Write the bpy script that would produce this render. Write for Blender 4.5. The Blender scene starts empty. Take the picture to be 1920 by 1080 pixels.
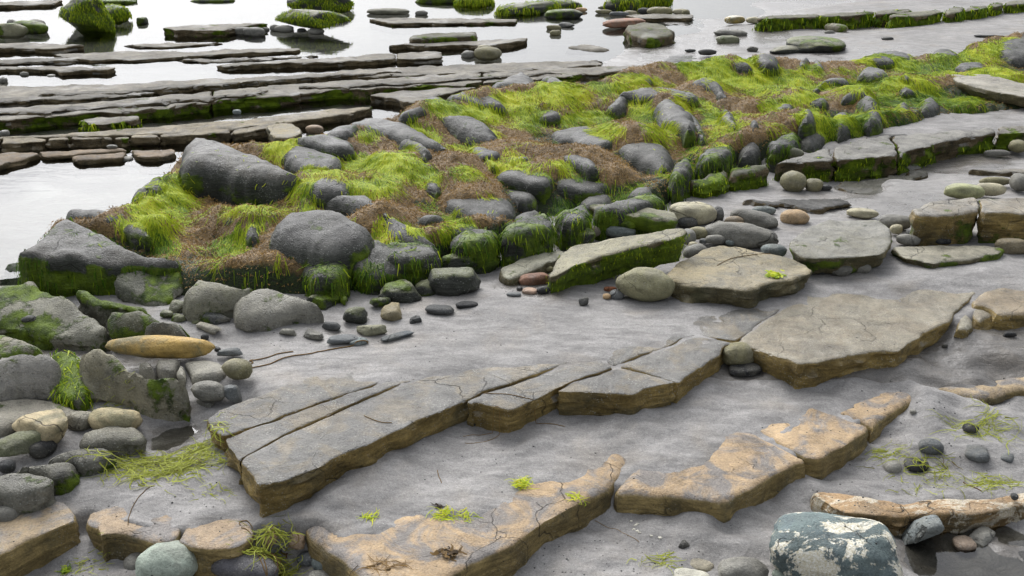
import bpy, bmesh, math, random
import numpy as np
from mathutils import Vector, Matrix, Euler
from mathutils.bvhtree import BVHTree
from mathutils.geometry import delaunay_2d_cdt

# ------------------------------------------------------------------ camera, sky, sun, exposure
SC = bpy.context.scene
COL = SC.collection
CAM_H, FPX, PITCH = 1.6, 2000.0, math.atan(840.0 / 2000.0)
cam_data = bpy.data.cameras.new('camera')
cam_data.sensor_width = 36.0
cam_data.lens = 36.0 * FPX / 1920.0
cam_data.clip_start, cam_data.clip_end = 0.05, 2000.0
cam = bpy.data.objects.new('camera', cam_data)
cam.location = (0, 0, CAM_H)
cam.rotation_euler = (math.pi / 2 - PITCH, 0, 0)
COL.objects.link(cam)
SC.camera = cam

SUN_EL, SUN_AZ = math.radians(45), math.radians(-20)      # azimuth measured from +Y towards +X
world = bpy.data.worlds.new('World')
SC.world = world
world.use_nodes = True
wn = world.node_tree
for n in list(wn.nodes):
    wn.nodes.remove(n)
w_out = wn.nodes.new('ShaderNodeOutputWorld')
w_bg = wn.nodes.new('ShaderNodeBackground')
w_sky = wn.nodes.new('ShaderNodeTexSky')
w_sky.sky_type = 'NISHITA'
w_sky.sun_disc = False
w_sky.sun_elevation, w_sky.sun_rotation = SUN_EL, SUN_AZ
w_sky.dust_density, w_sky.air_density, w_sky.ozone_density = 6.3, 1.1, 1.0
w_hs = wn.nodes.new('ShaderNodeHueSaturation')             # an overcast sky: almost colourless
w_hs.inputs['Saturation'].default_value = 0.22
wn.links.new(w_sky.outputs[0], w_hs.inputs['Color'])
w_cool = wn.nodes.new('ShaderNodeMix')                     # thin cloud: a touch cooler than the dusty clear sky
w_cool.data_type, w_cool.blend_type = 'RGBA', 'MULTIPLY'
w_cool.inputs[0].default_value = 1.0
w_cool.inputs[7].default_value = (0.965, 0.99, 1.04, 1)
wn.links.new(w_hs.outputs[0], w_cool.inputs[6])
wn.links.new(w_cool.outputs[2], w_bg.inputs['Color'])
w_bg.inputs['Strength'].default_value = 0.15
wn.links.new(w_bg.outputs[0], w_out.inputs[0])

sun_data = bpy.data.lights.new('sun', 'SUN')
sun_data.energy, sun_data.angle, sun_data.color = 0.5, math.radians(60), (1.0, 0.98, 0.95)
sun = bpy.data.objects.new('sun', sun_data)
sun.location = (0, 0, 20)
sdir = Vector((math.sin(SUN_AZ) * math.cos(SUN_EL), math.cos(SUN_AZ) * math.cos(SUN_EL), math.sin(SUN_EL)))
sun.rotation_euler = sdir.to_track_quat('Z', 'Y').to_euler()
COL.objects.link(sun)
vs = SC.view_settings
vs.view_transform, vs.look, vs.exposure, vs.gamma = 'Standard', 'None', 0.85, 1.0
SC.cycles.use_denoising = True
SC.cycles.max_bounces = 4
SC.cycles.diffuse_bounces, SC.cycles.glossy_bounces = 2, 2

# ------------------------------------------------------------------ photograph pixel -> place
CP, SP = math.cos(PITCH), math.sin(PITCH)
def rays(px, py):
    dx = (np.asarray(px, float) - 960) / FPX
    dy = (540 - np.asarray(py, float)) / FPX
    return np.stack([dx, CP + dy * SP, -SP + dy * CP], -1)
def at(px, py, z):
    d = rays(px, py)
    t = (np.asarray(z, float) - CAM_H) / d[..., 2]
    return d * t[..., None] + np.array([0, 0, CAM_H])
def to_px(P):
    Q = P - np.array([0, 0, CAM_H])
    dep = Q[:, 1] * CP - Q[:, 2] * SP
    up = Q[:, 1] * SP + Q[:, 2] * CP
    dep = np.maximum(dep, 0.05)
    return 960 + FPX * Q[:, 0] / dep, 540 - FPX * up / dep

# ------------------------------------------------------------------ numpy noise
def _h(ix, iy, iz, s):
    with np.errstate(over='ignore'):
        n = ix.astype(np.int64) * 374761393 + iy.astype(np.int64) * 668265263 + iz.astype(np.int64) * 1440662683 + s * 974634557
        n &= 0xffffffff
        n = ((n ^ (n >> 13)) * 1274126177) & 0xffffffff
        n = ((n ^ (n >> 16)) * 2246822519) & 0xffffffff
        n ^= n >> 13
    return (n & 0xffffff).astype(float) / 0x7fffff - 1.0
def vn(P, s=0):
    F = np.floor(P); f = P - F; u = f * f * f * (f * (f * 6 - 15) + 10)
    i = F.astype(np.int64); x, y, z = i[:, 0], i[:, 1], i[:, 2]
    def l(a, b, t): return a + (b - a) * t
    c = [[[_h(x + a, y + b, z + c_, s) for c_ in (0, 1)] for b in (0, 1)] for a in (0, 1)]
    X = [[l(c[0][b][k], c[1][b][k], u[:, 0]) for k in (0, 1)] for b in (0, 1)]
    Y = [l(X[0][k], X[1][k], u[:, 1]) for k in (0, 1)]
    return l(Y[0], Y[1], u[:, 2])
def fbm(P, sc=1.0, octv=3, s=0, gain=0.5):
    P = np.asarray(P, float) * sc
    o = np.zeros(len(P)); a = 1.0
    for k in range(octv):
        o += a * vn(P + 17.3 * k, s + k); P = P * 2.03; a *= gain
    return o
def xyz(x, y, z=None):
    return np.stack([x, y, np.zeros_like(x) if z is None else z], -1)
def sstep(a, b, x):
    t = np.clip((x - a) / (b - a), 0, 1)
    return t * t * (3 - 2 * t)
def seg_dist(P, poly):
    """signed distance (positive inside) of P (N,2) to a closed polygon (M,2)"""
    A = poly; B = np.roll(poly, -1, 0)
    out = np.empty(len(P))
    for c in range(0, len(P), 20000):
        p = P[c:c + 20000]
        best = np.full(len(p), 1e9); ins = np.zeros(len(p), bool)
        for a, b in zip(A, B):
            ab = b - a; L = ab @ ab + 1e-12
            t = np.clip(((p - a) @ ab) / L, 0, 1)
            q = p - a - t[:, None] * ab
            best = np.minimum(best, q[:, 0] ** 2 + q[:, 1] ** 2)
            if a[1] != b[1]:
                cond = (a[1] > p[:, 1]) != (b[1] > p[:, 1])
                ins ^= cond & (p[:, 0] < (b[0] - a[0]) * (p[:, 1] - a[1]) / (b[1] - a[1]) + a[0])
        d = np.sqrt(best)
        out[c:c + 20000] = np.where(ins, d, -d)
    return out
def idw(x, y, C, e=0.004, p=2.0):
    w = np.zeros_like(x); v = np.zeros_like(x)
    for cx, cy, cz in C:
        k = 1.0 / ((x - cx) ** 2 + (y - cy) ** 2 + e) ** p
        w += k; v += k * cz
    return v / w
def ctrl(L):
    L = np.array(L, float)
    return at(L[:, 0], L[:, 1], L[:, 2])

# ------------------------------------------------------------------ objects
def tag(o, label=None, cat=None, group=None, kind=None):
    if label: o['label'] = label
    if cat: o['category'] = cat
    if group: o['group'] = group
    if kind: o['kind'] = kind
    elif cat: o['kind'] = 'thing'
    return o
def empty(name, loc):
    o = bpy.data.objects.new(name, None)
    o.empty_display_size = 0.05
    o.location = loc
    COL.objects.link(o)
    return o
def mesh_obj(name, V, faces, mat, parent=None, origin=None, sharp=None, attrs=None, smooth=True):
    """V in world coordinates; faces: list of tuples or an (N,3)/(N,4) array"""
    V = np.asarray(V, float)
    if origin is None:
        origin = np.array([V[:, 0].mean(), V[:, 1].mean(), V[:, 2].min()])
    origin = np.asarray(origin, float)
    me = bpy.data.meshes.new(name)
    if isinstance(faces, np.ndarray):
        n, k = faces.shape
        me.vertices.add(len(V)); me.loops.add(n * k); me.polygons.add(n)
        me.vertices.foreach_set('co', (V - origin).astype(np.float32).ravel())
        me.loops.foreach_set('vertex_index', faces.astype(np.int32).ravel())
        me.polygons.foreach_set('loop_start', np.arange(0, n * k, k, dtype=np.int32))
        me.update(calc_edges=True)
    else:
        me.from_pydata([tuple(v) for v in (V - origin)], [], [tuple(f) for f in faces])
    me.validate()
    if smooth:
        me.shade_smooth()
        if sharp: me.set_sharp_from_angle(angle=math.radians(sharp))
    for k, a in (attrs or {}).items():
        me.attributes.new(k, 'FLOAT', 'POINT').data.foreach_set('value', np.asarray(a, np.float32))
    me.materials.append(mat)
    o = bpy.data.objects.new(name, me)
    COL.objects.link(o)
    if parent is not None:
        o.parent = parent
        o.location = Vector(origin) - parent.location
    else:
        o.location = origin
    return o

# ------------------------------------------------------------------ materials
class N:
    def __init__(s, name):
        s.m = bpy.data.materials.new(name); s.m.use_nodes = True
        s.t = s.m.node_tree
        for n in list(s.t.nodes): s.t.nodes.remove(n)
        s.out = s.t.nodes.new('ShaderNodeOutputMaterial')
    def add(s, ty, **kw):
        n = s.t.nodes.new(ty)
        for k, v in kw.items(): setattr(n, k, v)
        return n
    def put(s, sock, v):
        if isinstance(v, bpy.types.NodeSocket): s.t.links.new(v, sock)
        elif v is not None:
            if isinstance(v, (tuple, list)) and len(v) == 3 and sock.type == 'RGBA': v = (*v, 1)
            if isinstance(v, (int, float)) and sock.type == 'RGBA': v = (v, v, v, 1)
            sock.default_value = v
    def noise(s, vec, scale, detail=3, rough=0.55, dist=0.0):
        n = s.add('ShaderNodeTexNoise')
        s.put(n.inputs['Vector'], vec)
        n.inputs['Scale'].default_value = scale; n.inputs['Detail'].default_value = detail
        n.inputs['Roughness'].default_value = rough; n.inputs['Distortion'].default_value = dist
        return n.outputs['Fac']
    def voro(s, vec, scale, feat='F1', rnd=1.0):
        n = s.add('ShaderNodeTexVoronoi', feature=feat)
        s.put(n.inputs['Vector'], vec); n.inputs['Scale'].default_value = scale
        n.inputs['Randomness'].default_value = rnd
        return n
    def math(s, op, a, b=None, c=None, clamp=False):
        n = s.add('ShaderNodeMath', operation=op, use_clamp=clamp)
        for i, v in enumerate((a, b, c)):
            if v is not None: s.put(n.inputs[i], v)
        return n.outputs[0]
    def mapr(s, v, a, b, c=0.0, d=1.0, smooth=True):
        n = s.add('ShaderNodeMapRange', interpolation_type='SMOOTHSTEP' if smooth else 'LINEAR')
        for i, q in enumerate((v, a, b, c, d)): s.put(n.inputs[i], q)
        return n.outputs[0]
    def mix(s, f, a, b, mode='MIX'):
        n = s.add('ShaderNodeMix', data_type='RGBA', blend_type=mode)
        s.put(n.inputs[0], f); s.put(n.inputs[6], a); s.put(n.inputs[7], b)
        return n.outputs[2]
    def scale(s, col, f):
        n = s.add('ShaderNodeVectorMath', operation='SCALE')
        s.put(n.inputs[0], col); s.put(n.inputs['Scale'], f)
        return n.outputs[0]
    def mapping(s, vec, sc=(1, 1, 1), rot=(0, 0, 0)):
        n = s.add('ShaderNodeMapping')
        s.put(n.inputs[0], vec); n.inputs['Scale'].default_value = sc; n.inputs['Rotation'].default_value = rot
        return n.outputs[0]
    def attr(s, name):
        return s.add('ShaderNodeAttribute', attribute_name=name).outputs['Fac']
    def pos(s):
        return s.add('ShaderNodeNewGeometry').outputs['Position']
    def normz(s):
        g = s.add('ShaderNodeNewGeometry'); x = s.add('ShaderNodeSeparateXYZ')
        s.t.links.new(g.outputs['Normal'], x.inputs[0])
        return x.outputs[2]
    def bump(s, h, strength=0.5, dist=0.01, prev=None):
        n = s.add('ShaderNodeBump')
        n.inputs['Strength'].default_value = strength; n.inputs['Distance'].default_value = dist
        s.put(n.inputs['Height'], h)
        if prev is not None: s.put(n.inputs['Normal'], prev)
        return n.outputs[0]
    def bsdf(s, col, rough, normal=None, spec=0.5, **kw):
        p = s.add('ShaderNodeBsdfPrincipled')
        s.put(p.inputs['Base Color'], col); s.put(p.inputs['Roughness'], rough)
        s.put(p.inputs['Specular IOR Level'], spec)
        if normal is not None: s.put(p.inputs['Normal'], normal)
        for k, v in kw.items(): s.put(p.inputs[k], v)
        s.t.links.new(p.outputs[0], s.out.inputs[0])
        return s.m

def rock_mat(name, side=None, tint=None, tint_amt=0.5, strata=0.6, speck=0.3, wet=0.35, rough=(0.48, 0.8),
             grain=1.0, pits=0.4, sheen=0.0, barn=0.0, dark=None, sps=120.0, spec=0.22, cracks=5.0):
    """weathered shore rock; the object's own colour is the colour of its faces, SIDE that of its broken edges"""
    n = N(name)
    oi = n.add('ShaderNodeObjectInfo')
    P = n.pos()
    big = n.noise(P, 5.0, 4, 0.6, 0.3)
    mid = n.noise(P, 26.0, 4, 0.62)
    fin = n.noise(P, 170.0, 3, 0.7)
    base = oi.outputs['Color']
    if tint is not None:
        tm = n.mapr(n.noise(P, 8.0, 5, 0.65, 0.8), 0.45, 0.62)
        base = n.mix(n.math('MULTIPLY', tm, tint_amt), base, tint)
    nz = n.normz()
    zs = n.add('ShaderNodeSeparateXYZ'); n.t.links.new(P, zs.inputs[0])
    if side is not None:
        sm = n.math('MULTIPLY', n.mapr(n.math('ADD', nz, n.math('MULTIPLY', n.math('SUBTRACT', mid, 0.5), 0.5)), 0.82, 0.45), 1.0)
        st = n.noise(n.mapping(P, (5, 5, 26)), 1.6, 5, 0.7, 1.2)
        sc_ = n.mix(n.mapr(st, 0.36, 0.66), n.scale(side, 0.68), n.scale(side, 1.15))
        gm = n.mapr(n.noise(P, 9.0, 4, 0.6), 0.47, 0.66)
        sc_ = n.mix(n.math('MULTIPLY', gm, 0.55), sc_, dark or (0.045, 0.05, 0.035))
        base = n.mix(sm, base, sc_)
    v = n.math('ADD', n.mapr(big, 0.25, 0.75, 0.6, 1.34, False), n.mapr(mid, 0.2, 0.8, -0.34, 0.34, False))
    v = n.math('ADD', v, n.mapr(fin, 0.2, 0.8, -0.36 * grain, 0.36 * grain, False))
    base = n.scale(base, v)
    if speck:
        vo = n.voro(P, sps)
        on = n.math('MULTIPLY', n.mapr(vo.outputs['Distance'], 0.30, 0.16), n.mapr(n.noise(P, 13.0, 3), 0.44, 0.62))
        base = n.mix(n.math('MULTIPLY', on, speck), base, (0.45, 0.45, 0.40))
        vo2 = n.voro(P, 62.0)
        on2 = n.math('MULTIPLY', n.mapr(vo2.outputs['Distance'], 0.16, 0.09), n.mapr(n.noise(P, 21.0, 2), 0.5, 0.6))
        base = n.mix(n.math('MULTIPLY', on2, 0.75), base, (0.02, 0.02, 0.018))
    if barn:
        bm = n.math('MULTIPLY', n.mapr(n.noise(n.mapping(P, (1, 1.6, 1)), 8.0, 8, 0.72, 0.5), 0.51, 0.55), barn)
        bc = n.mix(n.mapr(fin, 0.3, 0.7), (0.52, 0.46, 0.30), (0.78, 0.76, 0.68))
        base = n.mix(bm, base, bc)
    cd = n.add('ShaderNodeVectorMath', operation='ADD'); n.put(cd.inputs[0], P)
    cn = n.add('ShaderNodeTexNoise'); n.put(cn.inputs['Vector'], P); cn.inputs['Scale'].default_value = 6.0; cn.inputs['Detail'].default_value = 4
    n.put(cd.inputs[1], n.scale(cn.outputs['Color'], 0.16))
    ce = n.voro(cd.outputs[0], cracks, 'DISTANCE_TO_EDGE')
    ck = n.math('MULTIPLY', n.mapr(ce.outputs['Distance'], 0.011, 0.002), n.mapr(n.noise(P, 3.1, 3), 0.48, 0.64))
    base = n.mix(n.math('MULTIPLY', ck, 0.65), base, (0.03, 0.028, 0.022))
    moss = n.attr('moss')
    mn = n.math('ADD', moss, n.math('MULTIPLY', n.math('SUBTRACT', n.noise(P, 34.0, 5, 0.7), 0.5), 1.1))
    mm = n.mapr(mn, 0.38, 0.62)
    mc = n.mix(n.mapr(n.math('ADD', n.noise(P, 22.0, 4, 0.7), n.math('MULTIPLY', moss, 0.28)), 0.42, 0.92), (0.014, 0.028, 0.003), (0.11, 0.16, 0.008))
    base = n.mix(mm, base, mc)
    wm = n.mapr(n.noise(P, 3.4, 4, 0.6, 0.6), 0.5 - 0.25 * (wet - 0.35), 0.66 - 0.25 * (wet - 0.35))
    r = n.mapr(mid, 0.25, 0.75, rough[0], rough[1], False)
    r = n.mix(n.math('MULTIPLY', wm, 0.75), r, 0.32 if sheen == 0 else 0.2)
    base = n.mix(n.math('MULTIPLY', wm, 0.35), base, n.scale(base, 0.66))
    h = n.math('ADD', n.math('MULTIPLY', mid, 0.9), n.math('MULTIPLY', fin, 0.5 * grain))
    if pits:
        vp = n.voro(P, 48.0)
        h = n.math('SUBTRACT', h, n.math('MULTIPLY', n.mapr(vp.outputs['Distance'], 0.2, 0.05), pits))
    if strata:
        h2 = n.noise(n.mapping(P, (7, 7, 60)), 1.5, 5, 0.75, 0.9)
        sm2 = n.mapr(nz, 0.75, 0.3)
        h = n.math('ADD', h, n.math('MULTIPLY', n.math('MULTIPLY', h2, sm2), strata * 2.2))
    h = n.math('ADD', h, n.math('MULTIPLY', mm, 0.5))
    h = n.math('SUBTRACT', h, n.math('MULTIPLY', ck, 0.6))
    nb = n.bump(h, 0.95, 0.009)
    return n.bsdf(base, r, nb, spec)

M = {}
M['rock'] = rock_mat('dark_reef_rock', side=(0.05, 0.052, 0.042), tint=(0.115, 0.112, 0.10), tint_amt=0.6, speck=0.45, sps=115.0, spec=0.2, wet=0.45, rough=(0.42, 0.65))
M['grey'] = rock_mat('grey_shore_rock', tint=(0.20, 0.19, 0.15), tint_amt=0.6, speck=0.35, sps=120.0, wet=0.4, spec=0.2, strata=0.2)
M['slab'] = rock_mat('bedrock_slab', side=(0.26, 0.185, 0.062), tint=(0.20, 0.17, 0.12), tint_amt=0.75, speck=0.5, wet=0.45, rough=(0.45, 0.7), sheen=1, pits=0.15)
M['tan'] = rock_mat('tan_slab', side=(0.27, 0.20, 0.08), tint=(0.185, 0.175, 0.165), tint_amt=0.9, speck=0.3, wet=0.4, pits=0.1)
M['loose'] = rock_mat('loose_slab', side=(0.13, 0.11, 0.055), tint=(0.16, 0.15, 0.11), tint_amt=0.6, wet=0.4, dark=(0.035, 0.04, 0.02))
M['ledge'] = rock_mat('pool_ledge', side=(0.13, 0.10, 0.055), tint=(0.13, 0.125, 0.115), wet=0.3, rough=(0.6, 0.85), speck=0.2, spec=0.1, dark=(0.02, 0.022, 0.016))
M['cobble'] = rock_mat('smooth_cobble', cracks=3.0, tint=(0.16, 0.15, 0.12), tint_amt=0.35, strata=0, speck=0.25, wet=0.3, pits=0.12, grain=0.8)
M['ochre'] = rock_mat('ochre_cobble', cracks=3.0, tint=(0.13, 0.13, 0.075), tint_amt=0.7, strata=0, speck=0.1, wet=0.3, pits=0.05, grain=0.7)
M['barnacled'] = rock_mat('barnacled_rock', tint=(0.10, 0.13, 0.14), tint_amt=0.5, strata=0, speck=0.2, wet=0.45, barn=0.95, pits=0.1)
M['barnbar'] = rock_mat('barnacled_bar', side=(0.22, 0.145, 0.06), tint=(0.24, 0.19, 0.13), barn=0.5, wet=0.4)

def sand_mat():
    n = N('grey_sand'); P = n.pos()
    big = n.noise(P, 2.2, 5, 0.6, 0.4)
    mid = n.noise(n.mapping(P, (1, 3.2, 1), (0, 0, 0.25)), 7.0, 5, 0.62, 0.5)
    fin = n.noise(P, 120.0, 4, 0.85)
    f2 = n.noise(P, 330.0, 1, 0.5)
    c = n.mix(n.mapr(mid, 0.3, 0.7), (0.185, 0.177, 0.166), (0.275, 0.264, 0.248))
    c = n.mix(n.mapr(big, 0.35, 0.7), c, n.scale(c, 0.8))
    c = n.scale(c, n.mapr(n.noise(P, 24.0, 5, 0.7, 0.4), 0.25, 0.75, 0.84, 1.16, False))
    c = n.mix(n.mapr(n.noise(P, 3.7, 4, 0.6, 0.5), 0.5, 0.72, 0, 0.5), c, n.mix(1.0, c, (1.02, 0.94, 0.82), 'MULTIPLY'))
    c = n.scale(c, n.math('ADD', n.mapr(fin, 0.2, 0.8, 0.66, 1.34, False), n.mapr(f2, 0.2, 0.8, -0.25, 0.25, False)))
    vo = n.voro(P, 95.0)
    on = n.math('MULTIPLY', n.mapr(vo.outputs['Distance'], 0.13, 0.07), n.mapr(n.noise(P, 9.0, 3), 0.52, 0.62))
    c = n.mix(n.math('MULTIPLY', on, 0.8), c, (0.03, 0.03, 0.028))
    vw = n.voro(P, 70.0)
    onw = n.math('MULTIPLY', n.mapr(vw.outputs['Distance'], 0.10, 0.05), n.mapr(n.noise(P, 7.0, 3), 0.5, 0.6))
    c = n.mix(n.math('MULTIPLY', onw, 0.7), c, (0.6, 0.58, 0.53))
    rip = n.noise(n.mapping(P, (1.2, 5.0, 1), (0, 0, 0.35)), 5.0, 3, 0.5, 0.6)
    wet = n.attr('wet')
    wf = n.mapr(n.math('ADD', wet, n.math('MULTIPLY', n.math('SUBTRACT', n.noise(P, 6.0, 5, 0.65, 0.5), 0.5), 0.9)), 0.35, 0.7)
    c = n.mix(wf, c, n.mix(1.0, c, (0.62, 0.6, 0.57), 'MULTIPLY'))
    r = n.mix(wf, 0.78, 0.22)
    h = n.math('ADD', n.math('MULTIPLY', fin, 0.25), n.math('MULTIPLY', n.noise(P, 60.0, 4, 0.6), 0.9))
    h = n.math('ADD', h, n.math('MULTIPLY', rip, 1.5))
    return n.bsdf(c, r, n.bump(h, 0.55, 0.006), 0.3)
M['sand'] = sand_mat()

def water_mat(name, col, wave=9.0, amp=0.05, ior=1.34):
    n = N(name); P = n.pos()
    h = n.noise(n.mapping(P, (1, 2.4, 1)), wave, 3, 0.5, 0.4)
    h2 = n.noise(n.mapping(P, (1, 3.0, 1)), wave * 0.22, 2, 0.5)
    nb = n.bump(n.math('ADD', h, n.math('MULTIPLY', h2, 2.0)), amp, 0.02)
    gl = n.add('ShaderNodeBsdfGlass'); gl.inputs['IOR'].default_value = 1.33; gl.inputs['Roughness'].default_value = 0.02
    gl.inputs['Color'].default_value = (*col, 1)
    n.t.links.new(nb, gl.inputs['Normal'])
    tr = n.add('ShaderNodeBsdfTransparent'); tr.inputs[0].default_value = (*col, 1)
    gy = n.add('ShaderNodeBsdfGlossy'); gy.inputs['Roughness'].default_value = 0.03
    n.t.links.new(nb, gy.inputs['Normal'])
    fr = n.add('ShaderNodeFresnel'); fr.inputs['IOR'].default_value = ior; n.t.links.new(nb, fr.inputs['Normal'])
    mx = n.add('ShaderNodeMixShader')
    n.t.links.new(fr.outputs[0], mx.inputs[0]); n.t.links.new(tr.outputs[0], mx.inputs[1]); n.t.links.new(gy.outputs[0], mx.inputs[2])
    n.t.links.new(mx.outputs[0], n.out.inputs[0])
    return n.m
M['water'] = water_mat('shallow_sea_water', (0.80, 0.83, 0.80), 6.0, 0.03)
M['puddle'] = water_mat('puddle_water', (0.72, 0.72, 0.68), 14.0, 0.015, 1.45)

def weed_mat(name, stops, rough=0.62):
    n = N(name)
    r = n.add('ShaderNodeValToRGB')
    n.t.links.new(n.attr('tone'), r.inputs[0])
    e = r.color_ramp.elements
    while len(e) < len(stops): e.new(0.5)
    for k, (p, c) in enumerate(stops):
        e[k].position = p; e[k].color = (*c, 1)
    p = n.add('ShaderNodeBsdfPrincipled')
    n.t.links.new(r.outputs[0], p.inputs['Base Color']); p.inputs['Roughness'].default_value = rough; p.inputs['Specular IOR Level'].default_value = 0.2
    tl = n.add('ShaderNodeBsdfTranslucent'); n.t.links.new(r.outputs[0], tl.inputs[0])
    mx = n.add('ShaderNodeMixShader'); mx.inputs[0].default_value = 0.3
    n.t.links.new(p.outputs[0], mx.inputs[1]); n.t.links.new(tl.outputs[0], mx.inputs[2])
    n.t.links.new(mx.outputs[0], n.out.inputs[0])
    return n.m
M['green'] = weed_mat('green_weed', [(0.0, (0.016, 0.045, 0.003)), (0.35, (0.085, 0.17, 0.006)), (0.68, (0.37, 0.46, 0.012)), (1.0, (0.57, 0.56, 0.03))])
M['brown'] = weed_mat('brown_weed', [(0.0, (0.03, 0.018, 0.008)), (0.5, (0.25, 0.15, 0.045)), (1.0, (0.48, 0.31, 0.10))], 0.6)
M['olive'] = weed_mat('stranded_weed', [(0.0, (0.09, 0.035, 0.012)), (0.4, (0.16, 0.17, 0.02)), (1.0, (0.38, 0.42, 0.05))])

def reef_mat():
    n = N('weedy_reef_core'); P = n.pos()
    a = n.noise(P, 30.0, 5, 0.7); b = n.noise(P, 120.0, 4, 0.75); c0 = n.noise(P, 6.0, 3, 0.6)
    br = n.mix(n.mapr(b, 0.3, 0.7), (0.08, 0.047, 0.015), (0.33, 0.205, 0.065))
    br = n.mix(n.mapr(c0, 0.4, 0.68), br, n.scale(br, 0.62))
    gr = n.mix(n.mapr(b, 0.32, 0.7), (0.09, 0.14, 0.008), (0.34, 0.44, 0.014))
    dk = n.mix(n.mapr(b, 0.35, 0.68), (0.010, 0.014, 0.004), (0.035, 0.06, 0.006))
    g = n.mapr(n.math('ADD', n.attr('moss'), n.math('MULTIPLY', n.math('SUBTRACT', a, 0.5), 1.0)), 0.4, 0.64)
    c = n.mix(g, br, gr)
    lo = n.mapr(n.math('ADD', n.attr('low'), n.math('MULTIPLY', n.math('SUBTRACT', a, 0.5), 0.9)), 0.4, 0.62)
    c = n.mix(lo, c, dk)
    h = n.math('ADD', a, n.math('MULTIPLY', b, 0.8))
    return n.bsdf(c, 0.62, n.bump(h, 1.0, 0.014), 0.4)
M['reef'] = reef_mat()

# ------------------------------------------------------------------ builders
PAL = dict(g=(.150, .150, .142), d=(.050, .053, .056), k=(.022, .023, .025), o=(.185, .175, .105), p=(.36, .34, .25), t=(.36, .255, .15),
           b=(.150, .178, .185), s=(.105, .115, .125), r=(.23, .125, .085), w=(.42, .42, .38), y=(.36, .25, .085), m=(.11, .12, .07), h=(.20, .20, .19),
           e=(.27, .32, .29))
RNG = np.random.default_rng(7)
SEED = [100]
def nseed():
    SEED[0] += 13
    return SEED[0]
def setcol(o, col):
    c = PAL[col] if isinstance(col, str) else col
    o.color = (c[0] * 1.04, c[1], c[2] * .90, 1)

def chaikin(p, it):
    for _ in range(it):
        q = np.roll(p, -1, 0)
        p = np.stack([p * .78 + q * .22, p * .22 + q * .78], 1).reshape(-1, p.shape[1])
    return p
def round_corners(p, rc):
    q = np.roll(p, -1, 0); L = np.linalg.norm(q - p, axis=1, keepdims=True) + 1e-9
    f = np.minimum(rc / L, .22)
    return np.stack([p * (1 - f) + q * f, p * f + q * (1 - f)], 1).reshape(-1, 2)
def resample(p, g):
    out = []
    q = np.roll(p, -1, 0)
    for a, b in zip(p, q):
        n = max(1, int(round(np.linalg.norm(b[:2] - a[:2]) / g)))
        for k in range(n): out.append(a + (b - a) * k / n)
    return np.array(out)
def out_normals(p):
    t = np.roll(p, -1, 0) - np.roll(p, 1, 0)
    nn = np.stack([t[:, 1], -t[:, 0]], -1)
    return nn / (np.linalg.norm(nn, axis=1, keepdims=True) + 1e-9)
def moss_of(V, Nz, moss, sd):
    top, side = moss
    f = fbm(V, 12.0, 3, sd) * 0.5
    sm = sstep(0.95, 0.15, Nz + .35 * fbm(V, 16.0, 3, sd + 2))
    return np.clip((top * (1 - sm) + side * sm) + f * (max(top, side) > 0), 0, 1)

GREENS = []       # filled below: blobs of green weed in photograph pixels, used on reef surfaces only
def green_at(V):
    px, py = to_px(V)
    m = np.zeros(len(V))
    for cx, cy, rx, ry, a, s in GREENS:
        c, s_ = math.cos(math.radians(a)), math.sin(math.radians(a))
        u = ((px - cx) * c + (py - cy) * s_) / rx; v = (-(px - cx) * s_ + (py - cy) * c) / ry
        m = np.maximum(m, s * sstep(1.35, 0.55, np.sqrt(u * u + v * v)))
    return m

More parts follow.
